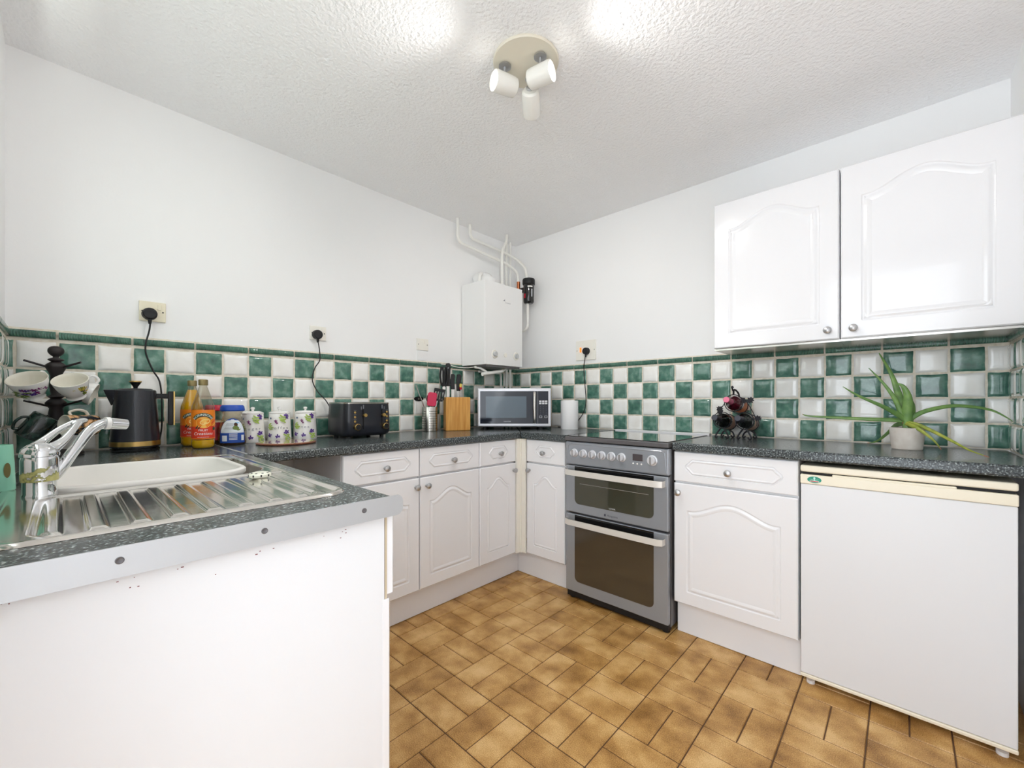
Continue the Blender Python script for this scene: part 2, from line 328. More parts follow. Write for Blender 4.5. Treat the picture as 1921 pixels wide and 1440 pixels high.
def knob(parent, x, z):
    T = Matrix.Translation((x, 0, z)) @ Matrix.Rotation(pi/2, 4, 'X')
    return MB().lathe(KN, 20, 0, T).build('knob', 'nickel', parent, label='round satin nickel knob')

# ================================================================ ROOM
RX, SY, CZ, WT = 2.68, -2.717, 2.40, .917
fl = MB(); fl.box(-.1, RX+.1, -3.3, .1, -.1, -.003, 1)
S = .2075; gx0, gy0 = 1.0335, -1.4905; g = .0019
for i in range(-6, 9):
    for j in range(-10, 8):
        a, b_ = gx0+i*S, gy0+j*(S+.0005)
        if a > RX+.1 or a+S < -.1 or b_ > .1 or b_+S < -3.3: continue
        rs = [(a, a+S/2, b_, b_+S), (a+S/2, a+S, b_, b_+S)] if (i+j) % 2 == 0 else [(a, a+S, b_, b_+S/2), (a, a+S, b_+S/2, b_+S)]
        for x0, x1, y0, y1 in rs:
            x0 = max(x0, -.09); x1 = min(x1, RX+.09); y0 = max(y0, -3.29); y1 = min(y1, .09)
            if x1-x0 < .01 or y1-y0 < .01: continue
            e = .002
            fl.add([(x0+g, y0+g, -.003), (x1-g, y0+g, -.003), (x1-g, y1-g, -.003), (x0+g, y1-g, -.003), (x0+g+e, y0+g+e, 0), (x1-g-e, y0+g+e, 0), (x1-g-e, y1-g-e, 0), (x0+g+e, y1-g-e, 0)],
                   [(4, 5, 6, 7), (0, 1, 5, 4), (1, 2, 6, 5), (2, 3, 7, 6), (3, 0, 4, 7)], 0)
fl.keep = 1
struct(fl.build('floor', ['floor', 'fgrout'], smooth=False))
ce = MB(); ce.box(-.1, RX+.1, -3.3, .1, CZ, CZ+.1); struct(ce.build('ceiling', 'ceiling', smooth=False))
wl = struct(B(-.1, 0, -3.3, .1, 0, CZ).build('wall_left', 'wall', smooth=False))
wb = struct(B(0, RX, 0, .1, 0, CZ).build('wall_back', 'wall', smooth=False))
wr = struct(B(RX, RX+.1, -3.3, .1, 0, CZ).build('wall_right', 'wall', smooth=False))
wf = MB(); wf.box(0, 1.63, SY-.1, SY, 0, 1.14).box(0, .37, SY-.1, SY, 1.14, 2.1).box(1.47, 1.63, SY-.1, SY, 1.14, 2.1).box(0, 1.63, SY-.1, SY, 2.1, CZ).box(1.63, RX, SY-.1, SY, 2.2, CZ).box(1.63, 1.86, SY-.1, SY, 0, 2.2)
wf = struct(wf.build('wall_front', 'wall', smooth=False))
wi = MB(); 
for a in ((.37, .42, 1.14, 2.1), (1.42, 1.47, 1.14, 2.1), (.42, 1.42, 1.14, 1.19), (.42, 1.42, 2.05, 2.1), (.90, .94, 1.19, 2.05)): wi.box(a[0], a[1], SY-.08, SY-.03, a[2], a[3])
wi = struct(wi.build('window_1', 'white', bevel=.003)); MB().box(.42, 1.42, SY-.057, SY-.053, 1.19, 2.05).build('pane', 'glass', wi)
dr = MB(); dr.box(1.83, 1.86, SY-.11, SY+.012, 0, 2.23).box(1.86, RX, SY-.11, SY+.012, 2.2, 2.23); struct(dr.build('door_1', 'white', bevel=.002))
# tiled splashbacks -------------------------------------------------
P = .1063
def splash(fm, u_off, ulo, uhi, parent, zlo=.918):
    mb = MB(); mb.keep = 1; bt = MB(); bt.keep = 1; rnd = random.Random(int(u_off*1000)+5)
    mb.add([fm(ulo, zlo, .0035), fm(uhi, zlo, .0035), fm(uhi, 1.343, .0035), fm(ulo, 1.343, .0035)], [(0, 1, 2, 3)], 0)
    mb.add([fm(ulo, 1.343, .0035), fm(uhi, 1.343, .0035), fm(uhi, 1.379, .0035), fm(ulo, 1.379, .0035), fm(uhi, 1.384, 0), fm(ulo, 1.384, 0)], [(0, 1, 2, 3), (3, 2, 4, 5)], 0)
    for k in range(int((ulo-u_off)/P)-2, int((uhi-u_off)/P)+2):
        for r in range(4):
            gap = .0052; a = max(u_off+k*P+gap/2, ulo+.002); b = min(u_off+(k+1)*P-gap/2, uhi-.002); d = 1.3395-r*P-gap/2; c = max(1.3395-(r+1)*P+gap/2, zlo+.003)
            if b-a < .006: continue
            mi = 2 if (k+r) % 2 == 0 else 1; n = 8; j = [rnd.uniform(.0004, .0024) for _ in range(4)]; ph = [rnd.uniform(0, 6) for _ in range(4)]; ti = rnd.uniform(-.0007, .0007); tj = rnd.uniform(-.0007, .0007)
            vs = []
            for q in range(n+1):
                for p in range(n+1):
                    s_ = [-1, -.94, -.78, -.45, 0, .45, .78, .94, 1][p]; t_ = [-1, -.94, -.78, -.45, 0, .45, .78, .94, 1][q]
                    ue = 1-(j[0]/(b-a)*2)*(1-t_*t_)*1.0; ve = 1-(j[1]/(d-c)*2)*(1-s_*s_)*1.0
                    u = (a+b)/2+(b-a)/2*s_*ue+.0006*sin(5*t_+ph[0]); v = (c+d)/2+(d-c)/2*t_*ve+.0006*sin(5*s_+ph[1])
                    hh = .0098*(1-abs(s_)**7*.45)*(1-abs(t_)**7*.45) if max(abs(s_), abs(t_)) < 1 else .0025
                    vs.append(fm(u, max(v, zlo+.001), hh+ti*s_+tj*t_))
            fs = [(q*(n+1)+p, q*(n+1)+p+1, (q+1)*(n+1)+p+1, (q+1)*(n+1)+p) for q in range(n) for p in range(n)]
            mb.add(vs, fs, mi)
    k0 = int((ulo-u_off)/(2*P))-1
    for k in range(k0, int((uhi-u_off)/(2*P))+1):
        a = max(u_off+2*k*P+.003, ulo+.001); b = min(u_off+2*(k+1)*P-.005, uhi-.001)
        if b-a < .01: continue
        prof = [(1.3475, .002), (1.349, .010), (1.354, .0125), (1.363, .0135), (1.371, .0125), (1.375, .009), (1.3765, .002)]
        vs = [fm(u, z, h) for u in (a, b) for z, h in prof]; n = len(prof)
        bt.add(vs, [(i, i+1, n+i+1, n+i) for i in range(n-1)]+[tuple(range(n)), tuple(range(2*n-1, n-1, -1))])
    mb.build('tile_splashback', ['grout', 'tile_w', 'tile_g'], parent, sharp=60)
    bt.build('tile_border', 'tile_b', parent, sharp=60, label='ribbed green border tiles')
splash(lambda u, v, h: (h, u, v), -2.5885, SY, 0, wl)
splash(lambda u, v, h: (u, -h, v), .1712, 0, RX, wb)
splash(lambda u, v, h: (RX-h, -u, v), .05, 0, .64, wr)
splash(lambda u, v, h: (1.6-u, SY+h, v), -.02+1.6-1.6+.0, .02, 1.6, wf)
hk = MB(); hk.lathe([(.0, .0), (.035, .001), (.038, .004)], 20, 0, Matrix.Translation((.0095, -.962, 1.128)) @ Matrix.Rotation(pi/2, 4, 'Y') @ Matrix.Scale(.42, 4, (1, 0, 0)), cap=False)
hk.box(.012, .016, -.968, -.958, 1.122, 1.134, 1).box(.012, .016, -.95, -.942, 1.122, 1.13, 1)
hk.build('tile_hole', ['hole', 'nickel'], wl, label='dark oval hole broken in a tile')

# ================================================================ WORKTOPS
def worktop(name, label, poly_xy, z0=.879, z1=WT, bev=.009):
    mb = MB(); n = len(poly_xy)
    mb.add([(x, y, z0) for x, y in poly_xy]+[(x, y, z1) for x, y in poly_xy], [tuple(range(n)), tuple(range(2*n-1, n-1, -1))]+[(k, k+n, (k+1) % n+n, (k+1) % n) for k in range(n)])
    o = mb.build(name, 'top', bevel=bev, seg=4); return tag(o, label, 'worktop')
worktop('worktop', 'dark speckled worktop run under toaster and canisters, along the long tiled wall', [(.006, -2.108), (.6, -2.108), (.6, -.6), (.01, -.01)])
worktop('worktop', 'short dark speckled worktop in the corner between microwave and cooker', [(.0108, -.0095), (.6006, -.5994), (.6006, -.6), (.945, -.6), (.945, -.008)])
worktop('worktop', 'dark speckled worktop over the fridge, carrying wine rack and aloe plant', [(1.562, -.6), (RX-.005, -.6), (RX-.005, -.006), (1.562, -.006)])
mb = MB(); oc = [(.006, SY+.006), (1.591, SY+.006), (1.591, -2.113), (.006, -2.113)]; ic = [(.632, -2.632), (1.098, -2.632), (1.098, -2.177), (.632, -2.177)]
vs = [(x, y, z) for z in (.879, WT) for l in (oc, ic) for x, y in l]
fs = []
for k in range(4):
    n_ = (k+1) % 4; fs += [(k, n_, 4+n_, 4+k), (8+k, 8+n_, 12+n_, 12+k), (k, n_, 8+n_, 8+k), (4+k, 4+n_, 12+n_, 12+k)]
mb.add(vs, fs); sw = mb.build('worktop', 'top', bevel=.003, seg=3); tag(sw, 'dark speckled worktop holding the stainless sink, capped with an aluminium strip', 'worktop')
cs = MB(); ya, yb, za, zb = SY+.012, -2.086, .876, .9177
ol = [(ya, za)]+[(yb-.016+.016*sin(a), za+.016-.016*cos(a)) for a in [pi/2*k/6 for k in range(7)]]+[(yb-.012+.012*cos(a), zb-.018+.018*sin(a)) for a in [pi/2*k/6 for k in range(7)]]+[(ya, zb)]
n = len(ol); cs.add([(x, y, z) for x in (1.5918, 1.5945) for y, z in ol], [tuple(range(n)), tuple(range(2*n-1, n-1, -1))]+[(k, k+n, (k+1) % n+n, (k+1) % n) for k in range(n)])
cs.build('edge_strip', 'alu', sw, label='aluminium edge strip')
for y in (-2.523, -2.348, -2.173):
    MB().lathe([(.005, 0), (.005, .0006), (.004, .001), (.0025, .0002), (0, .0002)], 16, 0, Matrix.Translation((1.5945, y, .899)) @ Matrix.Rotation(pi/2, 4, 'Y')).build('screw', 'cookdark', sw)
js = B(.05, .585, -2.1145, -2.1065, WT-.001, WT+.0014).build('joint_strip', 'alu', bevel=.0006); js.parent = sw; js['label'] = 'thin metal worktop joint strip'

# ================================================================ BASE CABINETS
def base_cab(label, w, loc, rz, knob_x, dknob, depth=.56, side=False):
    t = thing('base_cabinet', label, 'cabinet', loc, rz, 'white base cabinets')
    B(.0015, w-.0015, .0195, depth, .152, .876).build('carcass', 'carcass', t, bevel=.001)
    for nm, z0, h, ol in (('door', .160, .565, arch_outline(w-.005, .565, ins=min(.058, w*.19))), ('drawer', .7345, .139, drawer_outline(w-.005, .139, ix=.05 if w > .35 else .07))):
        mb = moulded(w-.005, h, ol, k_=.42 if nm == 'drawer' else (.55 if w < .35 else .85))
        o = mb.build(nm, 'white', t, sharp=50); o.location = (.0025, 0, z0)
        if nm == 'door': k = knob(o, knob_x, .682-z0)
        else: k = knob(o, dknob, .797-z0)
    return t
base_cab('narrow white base cabinet beside the corner, facing the room from the long wall', .31, (.585, -.939, 0), pi/2, .283, .16)
base_cab('white base cabinet below knife block, between narrow corner cabinet and toaster cabinet', .408, (.585, -1.347, 0), pi/2, .038, .208)
base_cab('white base cabinet below the toaster, partly hidden by the sink unit', .40, (.585, -1.747, 0), pi/2, .373, .204)
base_cab('narrow white base cabinet left of the cooker', .30, (.631, -.585, 0), 0, .026, .141)
base_cab('wide white base cabinet right of the cooker, below the wine rack', .50, (1.564, -.585, 0), 0, .024, .241)
cp = MB(); cp.box(.578, .592, -.6285, -.590, .155, .876).box(.590, .6295, -.592, -.578, .155, .876); cp.box(.575, .6, -.6, -.575, .155, .876)
tag(cp.build('corner_post', 'postcream', bevel=.002), 'cream corner post joining the two runs of base cabinets', 'corner post')
tag(B(.50, .518, -2.10, -.5195, .002, .150).build('plinth', 'white', bevel=.001), 'long white plinth under the cabinets of the long wall', 'plinth')
tag(B(.52, .93, -.5375, -.5195, .002, .150).build('plinth', 'white', bevel=.001), 'short white plinth left of the cooker', 'plinth')
tag(B(1.566, 2.0635, -.5375, -.5195, .002, .150).build('plinth', 'white', bevel=.001), 'white plinth between cooker and fridge', 'plinth')
# sink base unit: end panel towards the camera, fronts seen edge-on
t = thing('sink_cabinet', 'large white sink cabinet with plain end panel facing the camera', 'cabinet', (0, 0, 0))
B(1.557, 1.575, SY+.004, -2.118, .001, .876).build('end_panel', 'panel', t, bevel=.0008)
B(.62, 1.556, SY+.004, -2.70, .15, .876).build('back_panel', 'carcass', t)
B(.62, .638, -2.699, -2.14, .15, .876).build('side_panel', 'carcass', t)
B(.639, 1.556, -2.699, -2.14, .15, .166).build('base_panel', 'carcass', t)
o = moulded(.93, .165, drawer_outline(.93, .165), k_=.42).build('drawer_front', 'white', t, sharp=50); o.rotation_euler = (0, 0, pi); o.location = (1.573, -2.094, .708); knob(o, .46, .09)
o = moulded(.93, .62, arch_outline(.93, .62)).build('door', 'white', t, sharp=50); o.rotation_euler = (0, 0, pi); o.location = (1.5755, -2.104, .08); knob(o, .88, .56)
MB().box(1.55, 1.5745, -2.1165, -2.112, .7, .876).build('edging', 'seal', t, label='beige panel edging')
sp = MB(); rr = random.Random(3)
for k in range(26):
    y = rr.uniform(-2.66, -2.14); z = .876-abs(rr.gauss(.008, .008)); s_ = rr.uniform(.0006, .0016); sp.box(1.575, 1.5753, y, y+s_*rr.uniform(1, 2.5), z-s_, z)
sp.box(1.575, 1.5756, SY+.01, -2.13, .8735, .876); sp.build('stain', 'redline', t, label='brown specks along the top edge')

# ================================================================ SINK
t = thing('sink', 'stainless steel inset sink with ribbed drainer', 'sink', (0, 0, 0))
X0, X1, Y0, Y1, RC = .585, 1.503, -2.668, -2.150, .055
def sm(a, b, x): x = min(max((x-a)/(b-a), 0), 1); return x*x*(3-2*x)
def rrdist(x, y, x0, x1, y0, y1, r):
    dx = max(x0+r-x, x-(x1-r), 0); dy = max(y0+r-y, y-(y1-r), 0)
    if dx > 0 and dy > 0: return r-sqrt(dx*dx+dy*dy)
    return min(x-x0, x1-x, y-y0, y1-y)
def sinkh(x, y):
    d = rrdist(x, y, X0, X1, Y0, Y1, RC); z = .0005+.0055*sm(0, .006, d)-.0025*sm(.010, .022, d)
    db = rrdist(x, y, .64, 1.09, -2.62, -2.185, .09); z -= .12*sm(0, .012, db)
    dd = rrdist(x, y, 1.105, 1.482, -2.612, -2.205, .045)
    if dd > 0:
        z -= .0030*sm(0, .009, dd); q = ((y+2.603) % .05)/.05; rg = sm(.04, .14, q)*(1-sm(.46, .56, q)); z += .0034*rg*sm(.0, .02, dd-.004)*sm(1.12, 1.14, x)*(1-sm(1.462, 1.474, x))
    dc = rrdist(x, y, 1.11, 1.48, -2.20, -2.165, .016); z -= .002*sm(0, .008, dc)
    return WT+z
def sfn(a, b):
    x = X0+(X1-X0)*a; y = Y0+(Y1-Y0)*b
    for cx, cy, sx_, sy_ in ((X0+RC, Y0+RC, -1, -1), (X1-RC, Y0+RC, 1, -1), (X0+RC, Y1-RC, -1, 1), (X1-RC, Y1-RC, 1, 1)):
        if (x-cx)*sx_ > 0 and (y-cy)*sy_ > 0:
            r = sqrt((x-cx)**2+(y-cy)**2); m_ = max(abs(x-cx), abs(y-cy))
            if r > 1e-9: k = m_/r; x = cx+(x-cx)*k; y = cy+(y-cy)*k
    return (x, y, sinkh(x, y))
sk = MB(); sk.grid(sfn, 230, 208); sk.build('sink_top', 'steel', t, sharp=75)
# washing-up bowl
def rrect(x0, x1, y0, y1, r, n=6):
    out = []
    for cx, cy, a0 in ((x1-r, y1-r, 0), (x0+r, y1-r, pi/2), (x0+r, y0+r, pi), (x1-r, y0+r, 3*pi/2)): out += [(cx+r*cos(a0+pi/2*k/n), cy+r*sin(a0+pi/2*k/n)) for k in range(n+1)]
    return out
def loops(mb, ls, mi=0, cap0=False, cap1=False):
    n = len(ls[0][0]); vs = [(x, y, z) for l, z in ls for x, y in l]
    fs = [(i*n+k, i*n+(k+1) % n, (i+1)*n+(k+1) % n, (i+1)*n+k) for i in range(len(ls)-1) for k in range(n)]
    if cap0: fs.append(tuple(range(n))[::-1])
    if cap1: fs.append(tuple((len(ls)-1)*n+k for k in range(n)))
    mb.add(vs, fs, mi); return mb
bw = MB(); q = lambda i: rrect(.665+i, 1.082-i, -2.612+i, -2.222-i, .086)
loops(bw, [(q(.004), .912), (q(0), .918), (q(0), .928), (q(.003), .931), (q(.010), .931), (q(.014), .926), (q(.022), .86), (q(.03), .826), (q(.05), .818), (q(.12), .816)], cap1=True)
loops(bw, [(q(.004), .912), (q(.010), .912), (q(.018), .86), (q(.026), .822), (q(.05), .812)], cap1=True)
tag(bw.build('washing_up_bowl', 'bowl', sharp=50), 'white plastic washing-up bowl sitting in the sink', 'washing-up bowl')
st = MB(); st.lathe([(.0, 0), (.020, 0), (.025, .003), (.0255, .008), (.022, .012), (.015, .0135), (0, .012)], 28)
for k in range(9):
    a = 2*pi*k/9; st.lathe([(.0026, 0), (.0026, .0012), (0, .0014)], 8, 1, Matrix.Translation((.0195*cos(a), .0195*sin(a), .0118)))
    st.box(-.0015, .0015, -.001, 0, .004, .009, 1, Matrix.Rotation(a, 4, 'Z') @ Matrix.Translation((0, -.0253, 0)))
o = st.build('sink_strainer', ['strainer', 'dark']); o.location = (1.176, -2.235, WT+.0035); tag(o, 'small round cream plastic strainer lying on the drainer', 'sink strainer')

# tap
t = thing('mixer_tap', 'chrome single-lever mixer tap with worn body beside the sink bowl', 'tap', (1.078, -2.607, WT+.0035))
MB().lathe([(.026, 0), (.026, .003), (.0245, .006), (.0245, .03)], 32).build('tap_base', 'chrome', t)
MB().lathe([(.0265, .0305), (.0275, .034), (.0275, .074), (.026, .080)], 36).build('body', 'worn', t, label='worn chrome body with yellowed patch')
dv = Vector((-.62, .5, 0)).normalized(); pv = Vector((-dv.y, dv.x, 0))
hd = MB(); hd.lathe([(.0285, .0805), (.0288, .086), (.026, .096), (.018, .104), (.008, .107), (0, .1075)], 36); hd.build('cap', 'chrome', t)
lv = MB()
for s_ in (-1, 1): lv.tube([(dv*.006+pv*s_*.016+Vector((0, 0, .094))), (dv*.030+pv*s_*.018+Vector((0, 0, .109))), (dv*.060+pv*s_*.013+Vector((0, 0, .131))), (dv*.084+pv*s_*.004+Vector((0, 0, .144)))], [.013, .008, .006, .007], 12, flat=.8)
lv.tube([dv*.074+Vector((0, 0, .141)), dv*.086+Vector((0, 0, .146)), dv*.102+Vector((0, 0, .149)), dv*.110+Vector((0, 0, .149))], [.006, .010, .009, .003], 12, flat=.55, up=(0, 0, 1))
lv.build('lever', 'chrome', t, sharp=60, label='open loop chrome lever')
sp = MB(); O = Vector((1.078, -2.607, WT+.0035)); pts = [(1.078, -2.600, .944), (1.074, -2.582, .965), (1.052, -2.560, 1.004), (1.022, -2.538, 1.040), (1.002, -2.520, 1.056), (.990, -2.505, 1.061)]
sp.tube([Vector(p)-O for p in pts], [.010, .0115, .0115, .0115, .0115, .0115], 16, flat=.9); sp.build('spout', 'chrome', t, sharp=60)
MB().cyl(Vector((.992, -2.508, 1.061))-O, Vector((.989, -2.500, 1.0605))-O, .0145, seg=20).build('spout_ring', 'ceramic', t, label='white ring at spout end')
MB().cyl(Vector((.989, -2.500, 1.0605))-O, Vector((.974, -2.470, 1.056))-O, .0135, .0122, 20).build('nozzle', 'chrome', t)
# mint cup at the frame edge
t = thing('tumbler', 'mint green tumbler with gold print at the left edge, beside the tap', 'tumbler', (.952, -2.672, WT+.004), face(.952, -2.672))
MB().lathe([(.026, 0), (.0275, .002), (.0255, .060), (.0235, .098), (.0215, .0985), (.0215, .095), (.0235, .02), (0, .018)], 32).build('cup', 'mint', t)
d = Decal(cyl_map(.0265)); d.ell(.016, .045, .006, .016, 0); d.build('print', ['goldprint'], t)

# ================================================================ COOKER
t = thing('cooker', 'grey freestanding double oven cooker with ceramic hob', 'cooker', (.957, -.62, 0)); W = .60
B(.002, W-.002, .03, .58, .03, .885).build('body', 'cookdark', t, bevel=.002)
hb = MB(); hb.box(0, W, -.006, .57, .890, .914); hb.build('hob_frame', 'cookdark', t, bevel=.005, label='grey-brown rounded hob surround')
B(.012, W-.012, .012, .566, .9145, .918).build('hob_glass', 'hob', t, bevel=.001)
B(.0, W, .568, .605, .895, .926).build('rear_upstand', 'white', t, bevel=.002)
cpn = MB(); cpn.box(0, W, .0, .04, .756, .886); cpn.build('control_panel', 'cookgrey', t, bevel=.010, seg=4)
fr = MB(); ring = []
pp = [(.012, .768), (.022, .862), (.04, .872), (.56, .872), (.578, .862), (.588, .768)]
fr.tube([(x, .001, z) for x, z in pp], .003, 8, smooth=False); fr.build('panel_rim', 'cookgrey', t)
for i, x in enumerate((.064, .123, .181, .239, .296, .354, .518)):
    r = .0205 if i < 6 else .023
    kb = MB(); T = Matrix.Translation((x, 0, .824)) @ Matrix.Rotation(pi/2, 4, 'X'); kb.lathe([(r*1.15, 0), (r*1.12, .004), (r*.95, .006), (r*.9, .018), (r*.78, .021), (0, .0215)], 28, 0, T)
    kb.box(-.0035, .0035, -.026, -.020, -r*.8, r*.8, 1, Matrix.Translation((x, 0, .824))); kb.build('control_knob', ['mwsilver', 'nickel'], t, label='silver control knob')
B(.415, .468, -.002, .002, .815, .848).build('display', 'lcd', t, bevel=.001)
for x in (.418, .440, .462): MB().lathe([(.0042, 0), (.0042, .002), (.003, .003), (0, .003)], 14, 0, Matrix.Translation((x, 0, .800)) @ Matrix.Rotation(pi/2, 4, 'X')).build('button', 'lwhite', t)
def oven_door(z0, z1, g0, g1, gm, nm, lab):
    d = MB(); d.box(.004, W-.004, .0, .028, z0, z1); dd = d.build(nm, 'cookgrey', t, bevel=.006, seg=3, label=lab)
    gl = MB(); r = .028; x0, x1 = .066, W-.075
    pts = [(x0+r+r*cos(a), g0+r+r*sin(a)) for a in [pi+pi/2*k/6 for k in range(7)]]+[(x1-r+r*cos(a), g0+r+r*sin(a)) for a in [1.5*pi+pi/2*k/6 for k in range(7)]]+[(x1, g1), (x0, g1)]
    gl.prism(pts, -.0015, .01); gl.build('glass', gm, dd, label='dark oven glass')
    B(x0, x1, -.0018, .01, g1, z1-.003).build('vent_strip', 'blackg', dd, label='black strip behind handle')
    h = MB(); hz = g1-.004; a = [(.018, .0, hz), (.020, -.028, hz), (.045, -.040, hz), (.3, -.043, hz), (.555, -.040, hz), (.580, -.028, hz), (.582, .0, hz)]
    h.tube(a, .017, 12, flat=.28, up=(0, 1, 0), sub=5)
    h2 = MB(); n = len(a)
    prof = []
    for i in range(n): prof.append(a[i])
    vs = []; 
    from_ = [Vector(p) for p in a]
    for p in from_: vs += [(p.x, p.y-.003, p.z-.015), (p.x, p.y-.003, p.z+.015), (p.x, p.y+.004, p.z+.015), (p.x, p.y+.004, p.z-.015)]
    fs = [(4*i+k, 4*i+(k+1) % 4, 4*i+4+(k+1) % 4, 4*i+4+k) for i in range(n-1) for k in range(4)]+[(0, 3, 2, 1), (4*n-4, 4*n-3, 4*n-2, 4*n-1)]
    h2.add(vs, fs); h2.build('handle', 'handle', dd, bevel=.002, label='flat cream-silver bar handle')
    return dd
du = oven_door(.490, .752, .540, .722, 'ovenglass', 'upper_door', 'upper oven door')
dl = oven_door(.045, .480, .106, .446, 'ovenglass2', 'lower_door', 'lower oven door')
d = Decal(flat_map(0)); d.text('Hotpoint', .017, .300, .505, 0); d.rect(.252, .262, .504, .516, 0, 1); d.build('marking', ['dtext'], du)
d = Decal(flat_map(-.0015)); d.text('ULTIMA', .011, .300, .546, 0); d.build('marking', ['ltext'], du)
rk = MB(); rk.tube([(.10, -.0017, .655), (.50, -.0017, .655)], .0012, 6, smooth=False); rk.build('shelf', 'nickel', du, label='wire shelf seen through the glass')
for x in (.03, W-.03): MB().cyl((x, .04, .0), (x, .04, .03), .018).build('foot', 'blackm', t)
B(.008, W-.008, .012, .05, .012, .047).build('toe_panel', 'blackm', t)

# ================================================================ FRIDGE
t = thing('fridge', 'white undercounter fridge with aged cream top trim', 'fridge', (2.069, -.585, 0)); W = .556
B(.004, W-.004, .035, .54, .012, .845).build('body', 'carcass', t, bevel=.004)
B(0, W, -.003, .55, .836, .862).build('top_panel', 'cream', t, bevel=.006, seg=3, label='cream fridge top')
B(.001, W-.001, .0, .035, .044, .789).build('door', 'panel', t, bevel=.004)
hs = MB(); hs.box(0, W, -.004, .034, .7895, .826); hs.box(.10, W-.13, -.002, .03, .824, .833); hs.build('handle_trim', 'cream', t, bevel=.004, seg=3, label='cream moulded door handle trim')
B(0, W, -.003, .034, .030, .0435).build('bottom_trim', 'cream', t, bevel=.004, label='cream strip below the door')
B(.006, W-.006, .006, .035, .8265, .8355).build('seal', 'dark', t)
d = Decal(flat_map(-.004)); n = 28
d.ell(.046, .808, .0225, .0125, 0, 32); d.ell(.046, .814, .0035, .0045, 1); d.rect(.0445, .0475, .803, .816, 1, 1); d.poly([(.030, .810), (.046, .805), (.062, .810), (.046, .8075)], 1)
d.rect(.031, .061, .7995, .8045, 1, 1); d.rect(.0325, .0595, .8003, .8036, 2, 1); d.build('badge', ['badge', 'badgew', 'badger'], t, label='oval green badge with pale figure and red bar')
for x in (.03, W-.03):
    MB().cyl((x, .03, 0), (x, .03, .012), .014).build('foot', 'carcass', t); MB().cyl((x, .5, 0), (x, .5, .012), .014).build('foot', 'carcass', t)

# ================================================================ UPPER CABINETS
def wall_cab(label, x0, w, kx):
    t = thing('wall_cabinet', label, 'cabinet', (x0, -.33, 1.374), 0, 'white wall cabinets')
    c = MB(); c.box(.001, w-.001, .0195, .322, .004, .727); c.build('carcass', 'carcass', t, bevel=.001)
    o = moulded(w-.006, .722, arch_outline(w-.006, .722, ins=.066, rise=.06)).build('door', 'white', t, sharp=50); o.location = (.003, 0, .004); knob(o, kx, .038)
    B(.0, w, .022, .3225, -.006, .003).build('underside_panel', 'brushed', t, label='grey underside panel')
    return t
wall_cab('white wall cabinet with cathedral panel door, the left of the pair', 1.664, .506, .463)
wall_cab('white wall cabinet with cathedral panel door, right of the pair, above the aloe', 2.171, .505, .042)

# ================================================================ BOILER
t = thing('boiler', 'white wall-hung gas boiler in the corner above the microwave', 'boiler', (.006, -.586, 1.368), pi/2); D = .25; W = .388; H = .589
B(0, W, -D, 0, 0, H).build('casing', 'boiler', t, bevel=.004)
B(.02, W-.02, -D+.012, -.01, -.012, -.001).build('underside', 'cookdark', t, label='dark underside tray')
for x in (.093, .316):
    MB().lathe([(.030, 0), (.030, .003), (.027, .0045), (.0255, .0008), (0, .0008)], 32, 0, Matrix.Translation((x, -D, .078)) @ Matrix.Rotation(pi/2, 4, 'X')).build('dial_recess', 'plugw', t)
    kb = MB(); kb.lathe([(.018, 0), (.0165, .016), (0, .017)], 24, 0, Matrix.Translation((x, -D-.0005, .078)) @ Matrix.Rotation(pi/2, 4, 'X')); kb.box(-.004, .004, -.018, -.012, -.015, .015, 0, Matrix.Translation((x, -D, .078))); kb.build('dial', 'dialgrey', t, label='round control dial')
MB().lathe([(.017, 0), (.015, .003), (0, .003)], 20, 0, Matrix.Translation((.202, -D, .078)) @ Matrix.Rotation(pi/2, 4, 'X')).build('indicator', 'plugw', t)
d = Decal(flat_map(-D)); d.ell(.202, .079, .006, .005, 0); d.build('indicator_dot', ['dtext'], t)
d = Decal(flat_map(-D)); d.poly([(.175, .468), (.188, .474), (.200, .486), (.196, .474), (.204, .468), (.190, .468)], 0); d.build('bird_logo', ['ink'], t)
d = Decal(flat_map(-D)); d.text('WORCESTER', .010, .228, .455, 0); d.build('lettering', ['ink'], t)
fl_ = MB(); fl_.lathe([(.062, 0), (.062, .03), (.055, .06), (.055, .0601)], 28, 0, Matrix.Translation((.157, -.115, H)))
fl_.tube([(.157, -.115, H+.02), (.157, -.10, H+.055), (.157, -.05, H+.072), (.157, -.004, H+.072)], .05, 24); fl_.build('flue_elbow', 'boiler', t)
MB().tube([(.085, -.10, H), (.085, -.10, H+.05), (.10, -.095, H+.085), (.135, -.08, H+.10)], .012, 12).build('flue_clip', 'pipe', t)
def pipe(label, pts, r=.011, m_='pipe', name='heating_pipe', sub=6):
    o = MB().tube(pts, r, 14, sub=sub).build(name, m_, sharp=60); return tag(o, label, 'pipe')
def bent(pts, rad=.03):
    """straight runs with rounded elbows"""
    P_ = [Vector(p) for p in pts]; out = [P_[0]]
    for i in range(1, len(P_)-1):
        a = (P_[i-1]-P_[i]); b = (P_[i+1]-P_[i]); r = min(rad, a.length*.45, b.length*.45); a = a.normalized()*r; b = b.normalized()*r
        for k in range(7):
            t_ = k/6; out.append(P_[i]+a*(1-t_)**2+b*t_**2)
    return out+[P_[-1]]
pipe('white pipe from ceiling, leftmost of the pipes, running to a copper joint behind the boiler', bent([(.075, -.680, 2.4), (.075, -.680, 2.236), (.09, -.289, 2.197), (.10, -.20, 2.185), (.13, -.107, 2.13), (.13, -.103, 1.975)], .05), sub=1)
pipe('white pipe from ceiling bending right into the top of the black filter', bent([(.055, -.548, 2.4), (.055, -.548, 2.305), (.065, -.18, 2.283), (.10, -.085, 2.25), (.19, -.085, 2.16), (.20, -.085, 2.075)], .05), sub=1)
